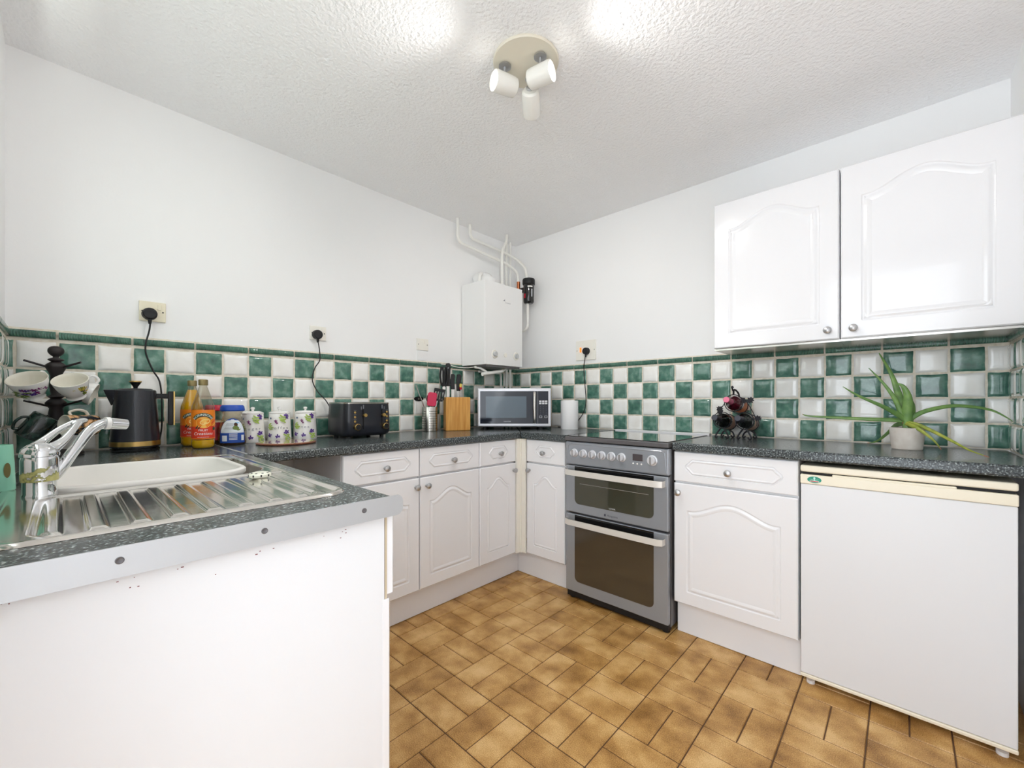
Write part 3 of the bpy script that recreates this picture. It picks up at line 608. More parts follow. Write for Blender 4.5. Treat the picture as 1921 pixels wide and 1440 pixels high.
pipe('white S-bent pipe from ceiling down to the boiler top', bent([(.125, -.230, 2.4), (.125, -.235, 2.345), (.13, -.290, 2.255), (.13, -.290, 1.9585)], .04), sub=1)
pipe('straight white pipe in the corner, left of the two uprights', [(.03, -.137, 2.4), (.03, -.137, .918)], .010, sub=1)
pipe('straight white pipe in the corner, right of the two uprights', [(.03, -.093, 2.4), (.03, -.093, .918)], .010, sub=1)
pipe('cream pipe hooking from the bottom of the black filter back behind the boiler', bent([(.215, -.09, 1.90), (.215, -.09, 1.690), (.17, -.09, 1.665), (.10, -.09, 1.665)], .03), .011, sub=1)
pipe('copper compression joint beside the boiler top', [(.13, -.103, 2.06), (.13, -.103, 2.0)], .014, 'copper', 'pipe_joint', 1)
pipe('thin white pipe turning down behind the microwave, under the boiler', bent([(.10, -.50, 1.330), (.05, -.25, 1.330), (.05, -.222, 1.330), (.05, -.215, .918)], .02), .008, sub=1)
pipe('grey white plastic condensate hose slung under the boiler', [(.17, -.30, 1.356), (.20, -.36, 1.335), (.20, -.42, 1.325), (.20, -.50, 1.312), (.20, -.560, 1.302)], .013, 'pipe', 'condensate_hose')
pipe('short white hose rising to the boiler underside at its left', [(.20, -.515, 1.318), (.17, -.545, 1.345), (.13, -.57, 1.356)], .009, 'pipe', 'condensate_hose')
t = thing('magnetic_filter', 'black cylindrical heating filter at the right side of the boiler', 'filter', (.222, -.085, 1.873))
MB().lathe([(.0, 0), (.030, .002), (.040, .012), (.042, .02), (.042, .150)], 28).build('canister', 'blackg', t)
MB().lathe([(.047, .151), (.049, .156), (.049, .188), (.044, .196), (0, .196)], 28).build('screw_cap', 'blackm', t)
MB().box(-.012, .012, -.003, .003, .197, .205).build('valve', 'nickel', t)
MB().box(-.075, -.04, -.018, .018, .10, .135).build('bracket', 'blackm', t, bevel=.003)
for nm, a_, m_ in (('sticker', (-.01, .03, .125, .135), 'lwhite'), ('sticker', (.02, .028, .05, .11), 'ltext'), ('red_clip', (-.045, -.028, .04, .075), 'redcap')):
    d = Decal(cyl_map(.042)); d.rect(*a_, 0, 6); d.build(nm, [m_], t).rotation_euler = (0, 0, YAW)

# ================================================================ SOCKETS, PLUGS, CABLES
def socket(label, cat, loc, rz, w, h, m_, sw=None, neon=None, name='wall_socket'):
    t = thing(name, label, cat, loc, rz, 'wall sockets and switches')
    B(-w/2, w/2, -.010, -.0005, -h/2, h/2).build('face_plate', m_, t, bevel=.002)
    if sw: MB().box(sw-.006, sw+.006, -.014, -.009, .008, .030).build('switch', m_, t, bevel=.001)
    if neon: MB().box(neon-.007, neon+.007, -.014, -.009, -.013, .022).build('switch', 'neon', t, bevel=.001, label='orange neon rocker')
    for s_ in (-1, 1): MB().lathe([(.003, 0), (.003, .0006), (0, .0004)], 10, 0, Matrix.Translation((s_*(w/2-.010), -.010, 0)) @ Matrix.Rotation(pi/2, 4, 'X')).build('screw', 'dark', t)
    return t
socket('cream wall socket above the kettle with black plug', 'socket', (0, -2.312, 1.497), pi/2, .088, .084, 'creamsock', sw=.022)
socket('white wall socket above toaster with black plug', 'socket', (0, -1.615, 1.487), pi/2, .086, .076, 'plugw', sw=.022)
s3 = socket('small white switched outlet without plug, left of the boiler', 'socket', (0, -.927, 1.492), pi/2, .09, .078, 'plugw', sw=.012)
B(-.036, .026, -.006, -.0005, -.104, -.040).build('filler_patch', 'wall', s3, label='white patch below the outlet')
socket('wide white cooker socket with orange switch on the back wall', 'socket', (.697, 0, 1.479), 0, .165, .142, 'plugw', neon=-.042)
def plug(label, cable_pts, pl, rz, r=.0032):
    t = thing('power_cable', label, 'power cable', pl, rz); T = Vector(pl); R_ = Matrix.Rotation(-rz, 3, 'Z')
    b = MB(); b.lathe([(.020, -.026), (.0245, -.022), (.026, -.006), (.026, 0)], 24, 0, Matrix.Rotation(pi/2, 4, 'X') @ Matrix.Scale(-1, 4, (0, 0, 1)) @ Matrix.Scale(1.0, 4, (1, 0, 0)))
    b.build('plug', 'blackm', t); MB().lathe([(.0075, 0), (.006, -.014), (.0045, -.022)], 14, 0, Matrix.Translation((0, -.015, -.022))).build('strain_relief', 'blackm', t)
    MB().tube([R_ @ (Vector(p)-T) for p in cable_pts], r, 10).build('cord', 'cable', t)
plug('black plug and cable running down behind the kettle', [(.027, -2.322, 1.445), (.024, -2.325, 1.411), (.022, -2.336, 1.354), (.022, -2.334, 1.309), (.022, -2.312, 1.243), (.022, -2.291, 1.198), (.025, -2.284, 1.12), (.03, -2.285, 1.0), (.04, -2.30, .923), (.075, -2.325, .922)], (.011, -2.323, 1.484), pi/2)
plug('black plug and wavy cable leading to the toaster', [(.027, -1.624, 1.442), (.024, -1.615, 1.396), (.022, -1.612, 1.338), (.022, -1.638, 1.293), (.022, -1.652, 1.229), (.025, -1.627, 1.168), (.035, -1.58, 1.11), (.045, -1.56, 1.05), (.05, -1.55, .925)], (.011, -1.624, 1.477), pi/2, .0028)
plug('black plug and cable hanging beside the paper roll', [(.705, -.027, 1.436), (.692, -.024, 1.35), (.699, -.022, 1.235), (.708, -.022, 1.121), (.694, -.022, 1.044), (.649, -.025, .978), (.59, -.03, .922), (.48, -.05, .921)], (.708, -.011, 1.471), 0, .0028)
pipe('thin white wire looping from wall to boiler underside', [(.006, -.79, 1.372), (.03, -.72, 1.366), (.06, -.66, 1.352), (.10, -.60, 1.350), (.13, -.57, 1.357)], .0025, 'plugw', 'wire')

# ================================================================ MICROWAVE
t = thing('microwave', 'silver microwave with dark glass door set diagonally in the corner', 'microwave', (.243, -.647, WT), YAW); W = .505; z0, z1 = .020, .284
B(.004, W-.004, .022, .34, z0+.004, z1-.002).build('body', 'blackm', t, bevel=.003)
fr = MB(); fr.box(0, W, 0, .022, z0, z1); fr.build('front_frame', 'mwsilver', t, bevel=.010, seg=4)
dg_ = B(.020, .412, -.003, .0, z0+.022, z1-.020).build('door_glass', 'mwglass', t, bevel=.001)
B(.058, .335, -.0042, -.003, z0+.062, z1-.056).build('window', 'mwwin', dg_, label='grey see-through window')
B(.413, .485, -.003, .0, z0+.022, z1-.020).build('control_panel', 'mwglass', t, bevel=.001)
MB().tube([(.390, -.004, z1-.028), (.390, -.024, z1-.045), (.388, -.030, (z0+z1)/2), (.390, -.024, z0+.045), (.390, -.004, z0+.026)], .0095, 12, flat=.6, up=(0, 1, 0)).build('handle', 'brushed', t)
d = Decal(flat_map(-.003)); d.text('KENWOOD', .009, .205, z0+.034, 0)
for i in range(3):
    for j in range(2): d.rect(.422+i*.020, .438+i*.020, z0+.155+j*.014, z0+.166+j*.014, 0, 1)
for i in range(3):
    for j in range(5): d.text(str((i+3*j) % 10), .008, .430+i*.020, z0+.085+j*.013, 1)
for i in range(2): d.rect(.422+i*.036, .442+i*.036, z0+.062, z0+.076, 0, 1)
for i in range(2): d.rect(.424+i*.036, .440+i*.036, z0+.064, z0+.074, 2, 1)
d.build('buttons', ['ltext', 'ink', 'mwglass'], t)
for x in (.05, W-.07):
    for y in (.04, .30): MB().cyl((x, y, 0), (x, y, z0+.006), .012).build('foot', 'blackm', t)

# paper roll
t = thing('paper_roll', 'white paper towel roll standing between microwave and cooker', 'paper towel roll', (.655, -.15, WT))
MB().lathe([(.018, .001), (.060, .0), (.061, .004), (.061, .196), (.059, .2), (.018, .2), (.018, .001)], 40, cap=False).build('roll', 'paper', t)

# ================================================================ KNIFE BLOCK & UTENSILS
t = thing('knife_block', 'bamboo knife block beside the perforated utensil pot', 'knife block', (.182, -.868, WT), radians(62))
B(0, .165, 0, .10, 0, .222).build('block', 'bamboo', t, bevel=.006, seg=3)
BT = WT+.222
def knife(label, x, y, ln=.10, lean=(0, 0), rz=radians(62), rivets=True, wd=.011):
    t = thing('kitchen_knife', label, 'knife', (x, y, BT-.06), rz); t.rotation_euler = (lean[0], lean[1], rz)
    B(-.013, .013, -.001, .001, -.03, .10).build('blade', 'brushed', t)
    h = MB(); h.prism([(-wd, .10), (wd, .10), (wd*.85, .10+ln*.5), (wd*1.1, .10+ln*.92), (wd*.5, .10+ln), (-wd*.8, .10+ln*.97), (-wd*1.1, .10+ln*.6)], -.008, .008); h.build('handle', 'blackm', t, bevel=.004, seg=3)
    if rivets:
        for k in (.3, .65): MB().lathe([(.0028, 0), (.0028, .0008), (0, .001)], 10, 0, Matrix.Translation((0, -.008, .10+ln*k)) @ Matrix.Rotation(pi/2, 4, 'X')).build('rivet', 'nickel', t)
# blades go through the open top; slots are modelled by starting blades at the block top
def knife2(label, x, y, z, ln, blade, wd=.012, lean=0, m_='blackm', rivets=False, rz=radians(58)):
    t = thing('kitchen_knife', label, 'knife', (x, y, BT+.001), rz); t.rotation_euler = (0, lean, rz)
    B(-.010, .010, -.0012, .0012, 0, blade+.004).build('blade', 'brushed', t)
    h = MB(); h.prism([(-wd, blade), (wd, blade), (wd*.85, blade+ln*.5), (wd*1.1, blade+ln*.9), (wd*.5, blade+ln), (-wd*.8, blade+ln*.98), (-wd*1.1, blade+ln*.6)], -.008, .008); h.build('handle', m_, t, bevel=.004, seg=3)
    if rivets:
        for k in (.45, .78): MB().lathe([(.0028, 0), (.0028, .0008), (0, .001)], 10, 0, Matrix.Translation((0, -.008, blade+ln*k)) @ Matrix.Rotation(pi/2, 4, 'X')).build('rivet', 'nickel', t)
    return t
knife2('tallest black riveted knife in the knife block', .15, -.825, 0, .155, .072, .017, rivets=True)
knife2('black-handled knife in the middle of the knife block', .15, -.785, 0, .105, .052, .014)
knife2('black-handled knife standing at the right end of the block', .15, -.732, 0, .115, .042, .016)
t = thing('screwdriver', 'small yellow and red handled tool beside the right knife', 'hand tool', (.185, -.745, BT+.001))
MB().cyl((0, 0, 0), (0, 0, .05), .003).build('shaft', 'brushed', t); MB().lathe([(.006, .05), (.009, .056), (.009, .066)], 12).build('grip', 'redcap', t); MB().lathe([(.009, .067), (.0095, .08), (.007, .09), (0, .092)], 12).build('grip_end', 'yellow', t)
t = thing('kitchen_scissors', 'black-handled kitchen scissors standing at the left of the knife block', 'scissors', (.155, -.862, BT+.001), radians(58))
B(-.010, .010, -.002, .002, 0, .075).build('blades', 'brushed', t)
for s_ in (-1, 1):
    h = MB(); h.tube([(s_*.004, 0, .07), (s_*.018, 0, .09), (s_*.024, 0, .14), (s_*.018, 0, .19), (s_*.008, 0, .19), (s_*.006, 0, .14), (s_*.005, 0, .09), (s_*.004, 0, .07)], .0068, 10); h.build('handle', 'blackm', t)
# utensil pot
UX, UY = .122, -.952
t = thing('utensil_pot', 'perforated stainless steel utensil pot beside the knife block', 'utensil pot', (UX, UY, WT), face(UX, UY)); R = .049; H = .158
MB().lathe([(R-.003, 0), (R, .002), (R, H-.002), (R-.001, H), (R-.0025, H-.002), (R-.0025, .004), (0, .004)], 40).build('pot', 'brushed', t)
hl = Decal(cyl_map(R))
for i in range(-6, 7):
    for j in range(8):
        if i in (-2, -1) : continue
        h = .0004; cu, cv = i*.0098, .022+j*.0155; c = [hl.fm(cu, cv, h)]+[hl.fm(cu+.0026*cos(2*pi*k/8), cv+.0026*sin(2*pi*k/8), h) for k in range(8)]; hl.add(c, [(0, k+1, (k+1) % 8+1) for k in range(8)], 0)
hl.build('holes', 'hole', t, label='rows of punched holes')
def shaft(t, p, q, r=.003, m_='brushed', nm='shaft'): MB().cyl(p, q, r, seg=10).build(nm, m_, t)
BZ = WT+.006
t = thing('silicone_spatula', 'raspberry red silicone spatula in the utensil pot', 'spatula', (UX+.01, UY, BZ), face(UX, UY))
sb = MB(); pts = rrect(-.030, .028, .158, .247, .014); sb.prism([(x, z) for x, z in pts], -.006, .006, 0, Matrix.Translation((-.012, -.012, 0)) @ Matrix.Rotation(radians(6), 4, 'Y')); sb.build('head', 'silicone', t, bevel=.004, seg=3); shaft(t, (0, 0, 0), (-.006, -.012, .165), .004)
t = thing('slotted_turner', 'black slotted turner standing in the utensil pot', 'turner', (UX, UY, BZ), face(UX, UY))
sb = MB(); T = Matrix.Translation((.052, .010, .19)) @ Matrix.Rotation(radians(10), 4, 'Y')
sb.box(-.036, .036, -.0015, .0015, .062, .082, 0, T); sb.box(-.030, .030, -.0015, .0015, 0, .014, 0, T)
for k in range(5): sb.box(-.036+k*.0158, -.027+k*.0158, -.0015, .0015, .010, .072, 0, T)
sb.build('head', 'blackm', t, bevel=.001); shaft(t, (.006, .0, 0), (.048, .010, .192), .0045)
t = thing('ladle', 'dark metal ladle leaning in the utensil pot, behind the red spatula', 'ladle', (UX, UY, BZ), face(UX, UY))
MB().lathe([(.0, 0), (.014, .003), (.026, .012), (.032, .026), (.0305, .026), (.024, .014), (.012, .005), (0, .003)], 24, 0, Matrix.Translation((.006, .025, .2)) @ Matrix.Rotation(radians(75), 4, 'X')).build('bowl', 'brushed', t); shaft(t, (0, .008, 0), (.005, .022, .175), .0035)
t = thing('metal_skewer', 'long thin steel handle leaning left out of the utensil pot', 'skewer', (UX, UY, BZ), face(UX, UY)); MB().tube([(-.01, .0, 0), (-.040, .008, .160), (-.066, .012, .23), (-.088, .016, .296)], .0035, 8).build('rod', 'brushed', t)
t = thing('wooden_spoon', 'pale cream spoon standing in the utensil pot behind the turner', 'spoon', (UX, UY, BZ), face(UX, UY))
sb = MB(); sb.tube([(.012, .02, 0), (.02, .02, .15), (.022, .02, .17), (.022, .02, .20), (.021, .02, .215)], [.004, .004, .011, .017, .006], 12, flat=.3, up=(0, 1, 0)); sb.build('spoon', 'winelabel', t)

# ================================================================ TOASTER
t = thing('toaster', 'black four-slice toaster with gold knobs and silver top', 'toaster', (.300, -1.600, WT), pi/2); W = .268; D = .235; H = .188
bd = MB(); Q = lambda i, b=0: rrect(i, W-i, i, D-i, .035)
loops(bd, [(rrect(.02, W-.02, .02, D-.02, .03), .012), (rrect(.008, W-.008, .008, D-.008, .035), .018), (rrect(0, W, 0, D, .038), .034), (rrect(.001, W-.001, .001, D-.001, .037), .10), (rrect(.006, W-.006, .006, D-.006, .034), H-.006)], cap0=True, cap1=True)
bd.build('body', 'black', t, sharp=60)
tp = MB(); loops(tp, [(rrect(.005, W-.005, .005, D-.005, .034), H-.006), (rrect(.005, W-.005, .005, D-.005, .034), H-.001), (rrect(.009, W-.009, .009, D-.009, .03), H+.001)], cap0=True, cap1=True); tp.build('top_plate', 'brushed', t, sharp=40)
sl = MB(); [sl.box(.045+.105*k+.0, .045+.105*k+.022, .03, D-.03, H+.0012, H+.0022) for k in range(2)]; [sl.box(.085+.105*k, .107+.105*k, .03, D-.03, H+.0012, H+.0022) for k in range(2)]; sl.build('slots', 'dark', t)
for i, (kx, lx, bx_) in enumerate(((.062, .098, .052), (.222, .205, .234))):
    B(lx-.0022, lx+.0022, -.0012, .004, .050, .150).build('slot', 'hole', t)
    T = lambda x, z: Matrix.Translation((x, 0, z)) @ Matrix.Rotation(pi/2, 4, 'X')
    MB().lathe([(.0045, 0), (.0045, .012), (.0095, .014), (.0095, .024), (.0085, .026), (0, .026)], 20, 0, T(lx+.001, .122)).build('lever', 'gold', t, label='gold lever knob')
    kb = MB(); kb.lathe([(.0165, 0), (.0165, .016), (.0145, .018)], 28, 0, T(kx, .062), cap=False); kb.lathe([(.0145, .018), (.0135, .0165), (0, .0165)], 28, 1, T(kx, .062)); kb.build('dial', ['gold', 'blackm'], t, label='gold rimmed dial')
    for z in (.137, .113, .090): MB().lathe([(.0058, 0), (.0058, .002), (.004, .0035), (0, .0035)], 14, 0, T(bx_, z)).build('button', 'gold', t)
    d = Decal(flat_map(-.0008)); d.rect(lx-.003, lx+.003, .156, .176, 0, 1)
    for z in (.147, .124, .101): d.rect(bx_-.007, bx_+.007, z, z+.002, 0, 1)
    d.rect(lx+(-.014 if i == 0 else .010), lx+(-.010 if i == 0 else .014), .152, .168, 0, 1); d.build('marking', ['ink'], t)
for x in (.04, W-.04):
    for y in (.045, D-.045): MB().cyl((x, y, 0), (x, y, .014), .011).build('foot', 'blackm', t)

# ================================================================ CANISTERS & BOARD
def flower(d, u, v, s_, mi, leaf=None, n=5, rr=random.Random(5)):
    for k in range(n): a = 2*pi*k/n+rr.random(); d.ell(u+s_*.6*cos(a), v+s_*.6*sin(a), s_*.55, s_*.32, mi, 8, a)
def canister(word, label, x, y, R):
    t = thing('canister', label, 'canister', (x, y, WT), face(x, y), 'floral storage canisters'); H = .135
    rf = lambda z: R*(1-.13*z/H)
    MB().lathe([(R*.96, 0), (R, .004)]+[(rf(z), z) for z in (.03, .07, .11, H-.003)]+[(rf(H)-.002, H)], 40).build('body', 'ceramic', t)
    ld = MB(); ld.lathe([(rf(H)+.0012, H+.0005), (rf(H)+.0012, H+.004), (rf(H)*.9, H+.009), (.03, H+.013), (0, H+.0135)], 40); lo = ld.build('lid', 'ceramic', t)
    MB().lathe([(.006, H+.012), (.005, H+.018), (.0095, H+.024), (.0085, H+.031), (0, H+.033)], 20).build('lid_knob', 'ceramic', lo)
    d = Decal(cyl_map(rf)); rr = random.Random(9)
    for u, v, s_ in ((.030, .123, .012), (.034, .045, .011), (-.008, .025, .010), (.024, .04, .007), (.034, .118, .009), (-.044, .030, .010)): flower(d, u, v, s_, 0, rr=rr)
    for u, v, s_ in ((-.016, .098, .007), (-.01, .088, .005)): flower(d, u, v, s_, 3, rr=rr)
    for u, v in ((.008, .122), (.012, .108), (.020, .104), (.004, .112), (-.038, .075), (-.044, .065), (-.036, .060), (.034, .022), (.030, .012), (.042, .018), (.022, .030), (.016, .118), (.018, .096), (.008, .10), (-.032, .068), (-.040, .083), (.036, .030)): d.ell(u, v, .010, .0035, 1, 10, rr.uniform(-.9, .9))
    d.ell(-.036, .112, .0035, .005, 4); d.text(' '.join(word), .018, .0, .060, 2)
    d.build('print', ['purple', 'leafp', 'ink', 'plum', 'inkb'], t, label='violet and green flower print with the word '+word)
canister('sugar', 'white floral sugar canister behind the coffee jar, leftmost of three', .088, -1.955, .052)
canister('coffee', 'white floral coffee canister, middle of three', .092, -1.838, .054)
canister('tea', 'white floral tea canister beside the toaster, rightmost of three', .095, -1.716, .056)
t = thing('serving_board', 'round brown-edged serving board lying in front of the canisters', 'board', (.278, -1.868, WT))
MB().lathe([(.108, 0), (.122, .002), (.124, .006), (.118, .0095)], 48).build('board', 'board', t); MB().lathe([(.117, .0097), (.1165, .0107), (0, .0107)], 48).build('glazed_top', 'boardtop', t)

# ================================================================ BOTTLES & COFFEE JARS
def squash(label, x, y, fill, jm, H=.285, R=.040):
    t = thing('squash_bottle', label, 'bottle', (x, y, WT), face(x, y), 'orange squash bottles')
    prof = [(0, .002), (R*.86, .0), (R*.98, .008), (R, .02), (R, .165), (R*.97, .175), (R*.62, .222), (R*.38, .252), (R*.34, .258), (R*.34, .268)]
    MB().lathe(prof, 40, cap=False).build('bottle', 'pet', t)
    def rin(z):
        for (r0, z0), (r1, z1) in zip(prof[2:], prof[3:]):
            if z0 <= z <= z1: return (r0+(r1-r0)*(z-z0)/(z1-z0))-.0012
        return .01
    zs = [z for z in (.012, .02, .04, .165, .175, .2, .222, .24) if z < fill]+[fill]
    MB().lathe([(R*.8, .004)]+[(rin(z), z) for z in zs]+[(0, fill)], 40).build('squash', jm, t, label='orange squash')
    MB().lathe([(R*.42, .262), (R*.42, .283), (R*.38, .286), (0, .286)], 24).build('cap', 'bcap', t, label='dull gold screw cap')
    d = Decal(cyl_map(R+.0002)); d.rect(-.062, .062, .040, .160, 0, 32); d.rect(-.058, .058, .044, .092, 1, 30); d.ell(.0, .106, .035, .034, 1, 30); d.ell(.002, .108, .026, .023, 2, 28); d.ell(.006, .111, .018, .011, 3, 22, .3); d.ell(.004, .113, .012, .005, 2, 18, .3)
    for k in range(3): d.ell(.040+k*.006, .112-k*.010, .016, .0022, 1+(k == 1), 14, .6)
    d.poly([(-.028, .084), (-.016, .100), (-.020, .084)], 4); d.poly([(-.020, .082), (-.008, .095), (-.014, .081)], 4)
    d.lay += 1; h = d.h(); n = 16; vs = []
    for k in range(n+1):
        a = -1.0+2.0*k/n
        for r_ in (.030, .044): vs.append(d.fm(r_*sin(a), .103+r_*cos(a), h))
    d.add(vs, [(2*k, 2*k+2, 2*k+3, 2*k+1) for k in range(n)], 4)
    d.text('ROBINSONS', .0125, 0, .136, 5, arc=.033); d.text('FRUIT', .012, .0, .0725, 5); d.text('Creations', .0165, .0, .0575, 5, shear=.2); d.rect(-.03, .034, .046, .0505, 6, 12)
    d.text('ORANGE & MANGO', .0042, 0, .0468, 5); d.ell(.040, .082, .006, .007, 4)
    d.build('label_sleeve', ['orange', 'red', 'fruit', 'fruit2', 'lgreen', 'lwhite', 'red'], t, label='orange and red printed label')
squash('nearly empty orange squash bottle with clear neck, in front', .232, -2.176, .036, 'juice')
squash('full orange squash bottle standing behind the clear one', .085, -2.188, .245, 'juice2', R=.041)
def jar(label, x, y, capm, big):
    t = thing('coffee_jar', label, 'jar', (x, y, WT), face(x, y)); k = 1 if big else .86
    prof = [(0, .001), (.046*k, 0), (.052*k, .006), (.055*k, .03), (.054*k, .065), (.046*k, .10), (.036*k, .125), (.034*k, .132), (.036*k, .140), (.040*k, .150)]
    MB().lathe(prof, 44, cap=False, sy=.82).build('glass', 'jarglass', t)
    MB().lathe([(.048*k, .003), (.052*k, .02), (.051*k, .035), (0, .036)], 36, sy=.8).build('coffee_granules', 'coffee', t)
    MB().lathe([(.044*k, .1505), (.048*k, .155), (.045*k, .172), (.040*k, .178), (0, .178)], 44, sy=.85).build('lid', capm, t)
    R_ = lambda z: (.0555 if z < .065 else .0555-(z-.065)*.24)*k
    fm = lambda u, v, h: ((R_(v)+h)*sin(u/.055), -(R_(v)+h)*.84*cos(u/.055), v)
    d = Decal(fm)
    if big:
        def dome(w_, z0, z1, mi, n=18, nv=8):
            h = d.h(); vs = []
            for j in range(nv+1):
                v = z0+(z1-z0)*j/nv; ww = w_*(max(0, 1-(j/nv)**3.2)**.5*.86+.14)
                for i in range(n+1): vs.append(fm(-ww+2*ww*i/n, v, h))
            d.add(vs, [(j*(n+1)+i, j*(n+1)+i+1, (j+1)*(n+1)+i+1, (j+1)*(n+1)+i) for j in range(nv) for i in range(n)], mi)
        dome(.052, .012, .120, 0, nv=14); dome(.047, .056, .115, 1, nv=12)
        d.ell(.020, .088, .018, .016, 2); d.ell(.014, .092, .008, .009, 3); d.ell(.012, .078, .012, .009, 4); d.ell(.022, .074, .010, .008, 4); d.rect(.026, .042, .062, .080, 1, 4)
        d.rect(-.040, -.020, .020, .045, 1, 6); d.rect(.034, .046, .022, .046, 1, 4)
        for q_ in range(5): d.rect(-.012, .018, .026+q_*.006, .0285+q_*.006, 1, 6)
        for q_ in range(6): d.rect(-.034+q_*.002, .004, .070+q_*.0055, .0712+q_*.0055, 5, 6)
        d.build('label_sleeve', ['lblue', 'lpale', 'sky', 'coffee', 'leafd', 'ink'], t, label='blue and white printed label')
    else:
        d.rect(-.05, .05, .02, .10, 0, 16); d.build('label_sleeve', ['redjar'], t)
jar('instant coffee jar with blue lid and blue label', .165, -2.056, 'bluecap', True)
jar('dark red coffee jar with red lid, half hidden behind the blue-lidded jar', .062, -2.100, 'redcap', False)

# ================================================================ KETTLE
KX, KY = .158, -2.380
t = thing('kettle', 'black hammered kettle with gold band and handle', 'kettle', (KX, KY, WT), face(KX, KY))
MB().lathe([(0, 0), (.072, 0), (.074, .003), (.074, .012), (.070, .014), (.070, .017)], 48).build('base', 'blackg', t)
rk = lambda z: .0755-.0135*(z-.017)/.223
bd = MB(); bd.lathe([(.073, .017), (.0755, .019), (.0755, .0225)], 56, cap=False); bd.lathe([(.0758, .041), (rk(.10), .10), (rk(.17), .17), (rk(.2375), .2375), (.058, .240), (.052, .240), (.052, .236)], 56); bd.build('body', 'black', t)
MB().lathe([(.0758, .0225), (.0764, .023), (.0762, .0405), (.0756, .041)], 56, cap=False).build('band', 'gold', t, label='brushed gold band')
lo = MB().lathe([(.0515, .238), (.0515, .243), (.045, .245), (0, .246)], 40).build('lid', 'black', t)
kb = MB(); kb.lathe([(.006, .245), (.007, .252), (.016, .266), (.018, .270)], 28, 0); kb.build('lid_knob', 'blackg', lo); MB().lathe([(.0185, .2702), (.019, .272), (.0185, .275), (0, .2755)], 28).build('lid_knob_top', 'gold', lo)
spn = MB(); spn.add([(-.050, -.026, .239), (-.050, .026, .239), (-.093, 0, .240), (-.064, -.022, .205), (-.064, .022, .205), (-.070, 0, .178), (-.058, -.020, .19), (-.058, .020, .19)], [(0, 2, 1), (0, 3, 2), (2, 4, 1), (3, 5, 2), (5, 4, 2), (3, 6, 5), (5, 7, 4), (0, 6, 3), (1, 4, 7), (0, 1, 7, 6), (6, 7, 5)]); spn.build('spout', 'black', t, bevel=.002)
hn = MB(); hn.box(.058, .112, -.009, .009, .206, .226); hn.box(.098, .115, -.010, .010, .098, .236); hn.build('handle', 'blackm', t, bevel=.003); B(.1155, .1205, -.009, .009, .098, .236).build('handle_trim', 'gold', t, bevel=.001, label='gold outer strip of the handle')

# ================================================================ MUG TREE
TX, TY = .135, -2.592
t = thing('mug_tree', 'dark turned wooden mug tree beside the kettle', 'mug tree', (TX, TY, WT))
MB().lathe([(0, 0), (.070, 0), (.073, .004), (.071, .012), (.045, .018), (.016, .022)], 40).build('base', 'darkwood', t)
MB().lathe([(.013, .022), (.012, .04), (.017, .06), (.011, .08), (.013, .11), (.020, .15), (.017, .17), (.026, .182), (.028, .190), (.020, .200), (.014, .205), (.022, .212), (.013, .220), (.017, .25), (.014, .285), (.018, .297), (.026, .315), (.027, .325), (.019, .333), (.012, .337), (.021, .343), (.020, .347), (.008, .352), (.008, .356), (.013, .360), (.0175, .365), (.0205, .371), (.0212, .376), (.0205, .382), (.0175, .388), (.012, .392), (.006, .394), (0, .3945)], 32).build('post', 'darkwood', t, sharp=80)
for i, (a, z) in enumerate(((-65, .314), (48, .314), (175, .314), (-65, .176), (50, .176), (175, .176))):
    a = radians(a); MB().cyl((.012*cos(a), .012*sin(a), z), (.082*cos(a), .082*sin(a), z+.022), .0036, seg=10).build('arm', 'darkwood', t)
def cup(name, label, cat, loc, axis, hdir, R, H, body, inner, foot=True, deco=None, handle=True, grp=None, hz=.65):
    ax = Vector(axis).normalized(); hy = Vector(hdir); hy = (hy-ax*hy.dot(ax)).normalized(); hx = hy.cross(ax); q_ = Matrix((hx, hy, ax)).transposed().to_quaternion(); t = thing(name, label, cat, loc, 0, grp)
    t.rotation_mode = 'QUATERNION'; t.rotation_quaternion = q_
    if foot: prof = [(0, .004), (R*.42, .004), (R*.52, 0), (R*.55, .001), (R*.48, .008), (R*.62, H*.22), (R*.84, H*.52), (R*.95, H*.8), (R, H)]
    else: prof = [(0, 0), (R*.9, 0), (R, .004), (R, H)]
    mb = MB(); mb.lathe(prof, 40, 0, cap=False); mb.lathe([(R, H), (R-.0015, H+.001), (R-.003, H)]+[(max(r-.003, 0), max(z, .008)) for r, z in prof[::-1] if z > .01 and z < H]+[(0, .009)], 40, 1, cap=False); mb.build('bowl', [body, inner], t, sharp=70)
    if handle: MB().tube([(0, R*(.93 if foot else .98), H*.82), (0, R*1.28, H*.86), (0, R*1.5, H*.62), (0, R*1.36, H*.38), (0, R*(.72 if foot else .98), H*.28)], .0042, 10, flat=1.2).build('handle', body if foot else inner, t)
    if deco:
        rf = lambda z: max(.5*R, R*(.62+.38*min(1, (z-H*.2)/(H*.7)))) if z < H*.9 else R
        d = Decal(cyl_map(rf)); rr = random.Random(4)
        deco(d, rr); d.build('print', ['purple', 'plum', 'leafd', 'yellow', 'navy'], t, label='flower print')
    return t
def deco1(d, rr):
    for k in range(13): flower(d, rr.uniform(-.008, .060), rr.uniform(.028, .056), .0062, k % 2, rr=rr)
    for k in range(9): d.ell(rr.uniform(-.02, .05), rr.uniform(.026, .050), .008, .0032, 2, 8, rr.uniform(-1, 1))
def deco2(d, rr):
    for k in range(20): a = rr.uniform(0, 6.28); d.ell(.026+.015*cos(a), .040+.012*sin(a), .011, .0028, 2+(k % 2), 8, a)
    for k in range(3): flower(d, .024+k*.004, .042, .003, 4, rr=rr)
cup('teacup', 'white teacup with violet flowers hanging left on the mug tree', 'teacup', (.205, -2.640, 1.128), (.040, -.018, .066), (-.5, .35, .75), .050, .072, 'ceramic', 'inner', deco=deco1, grp='floral teacups')
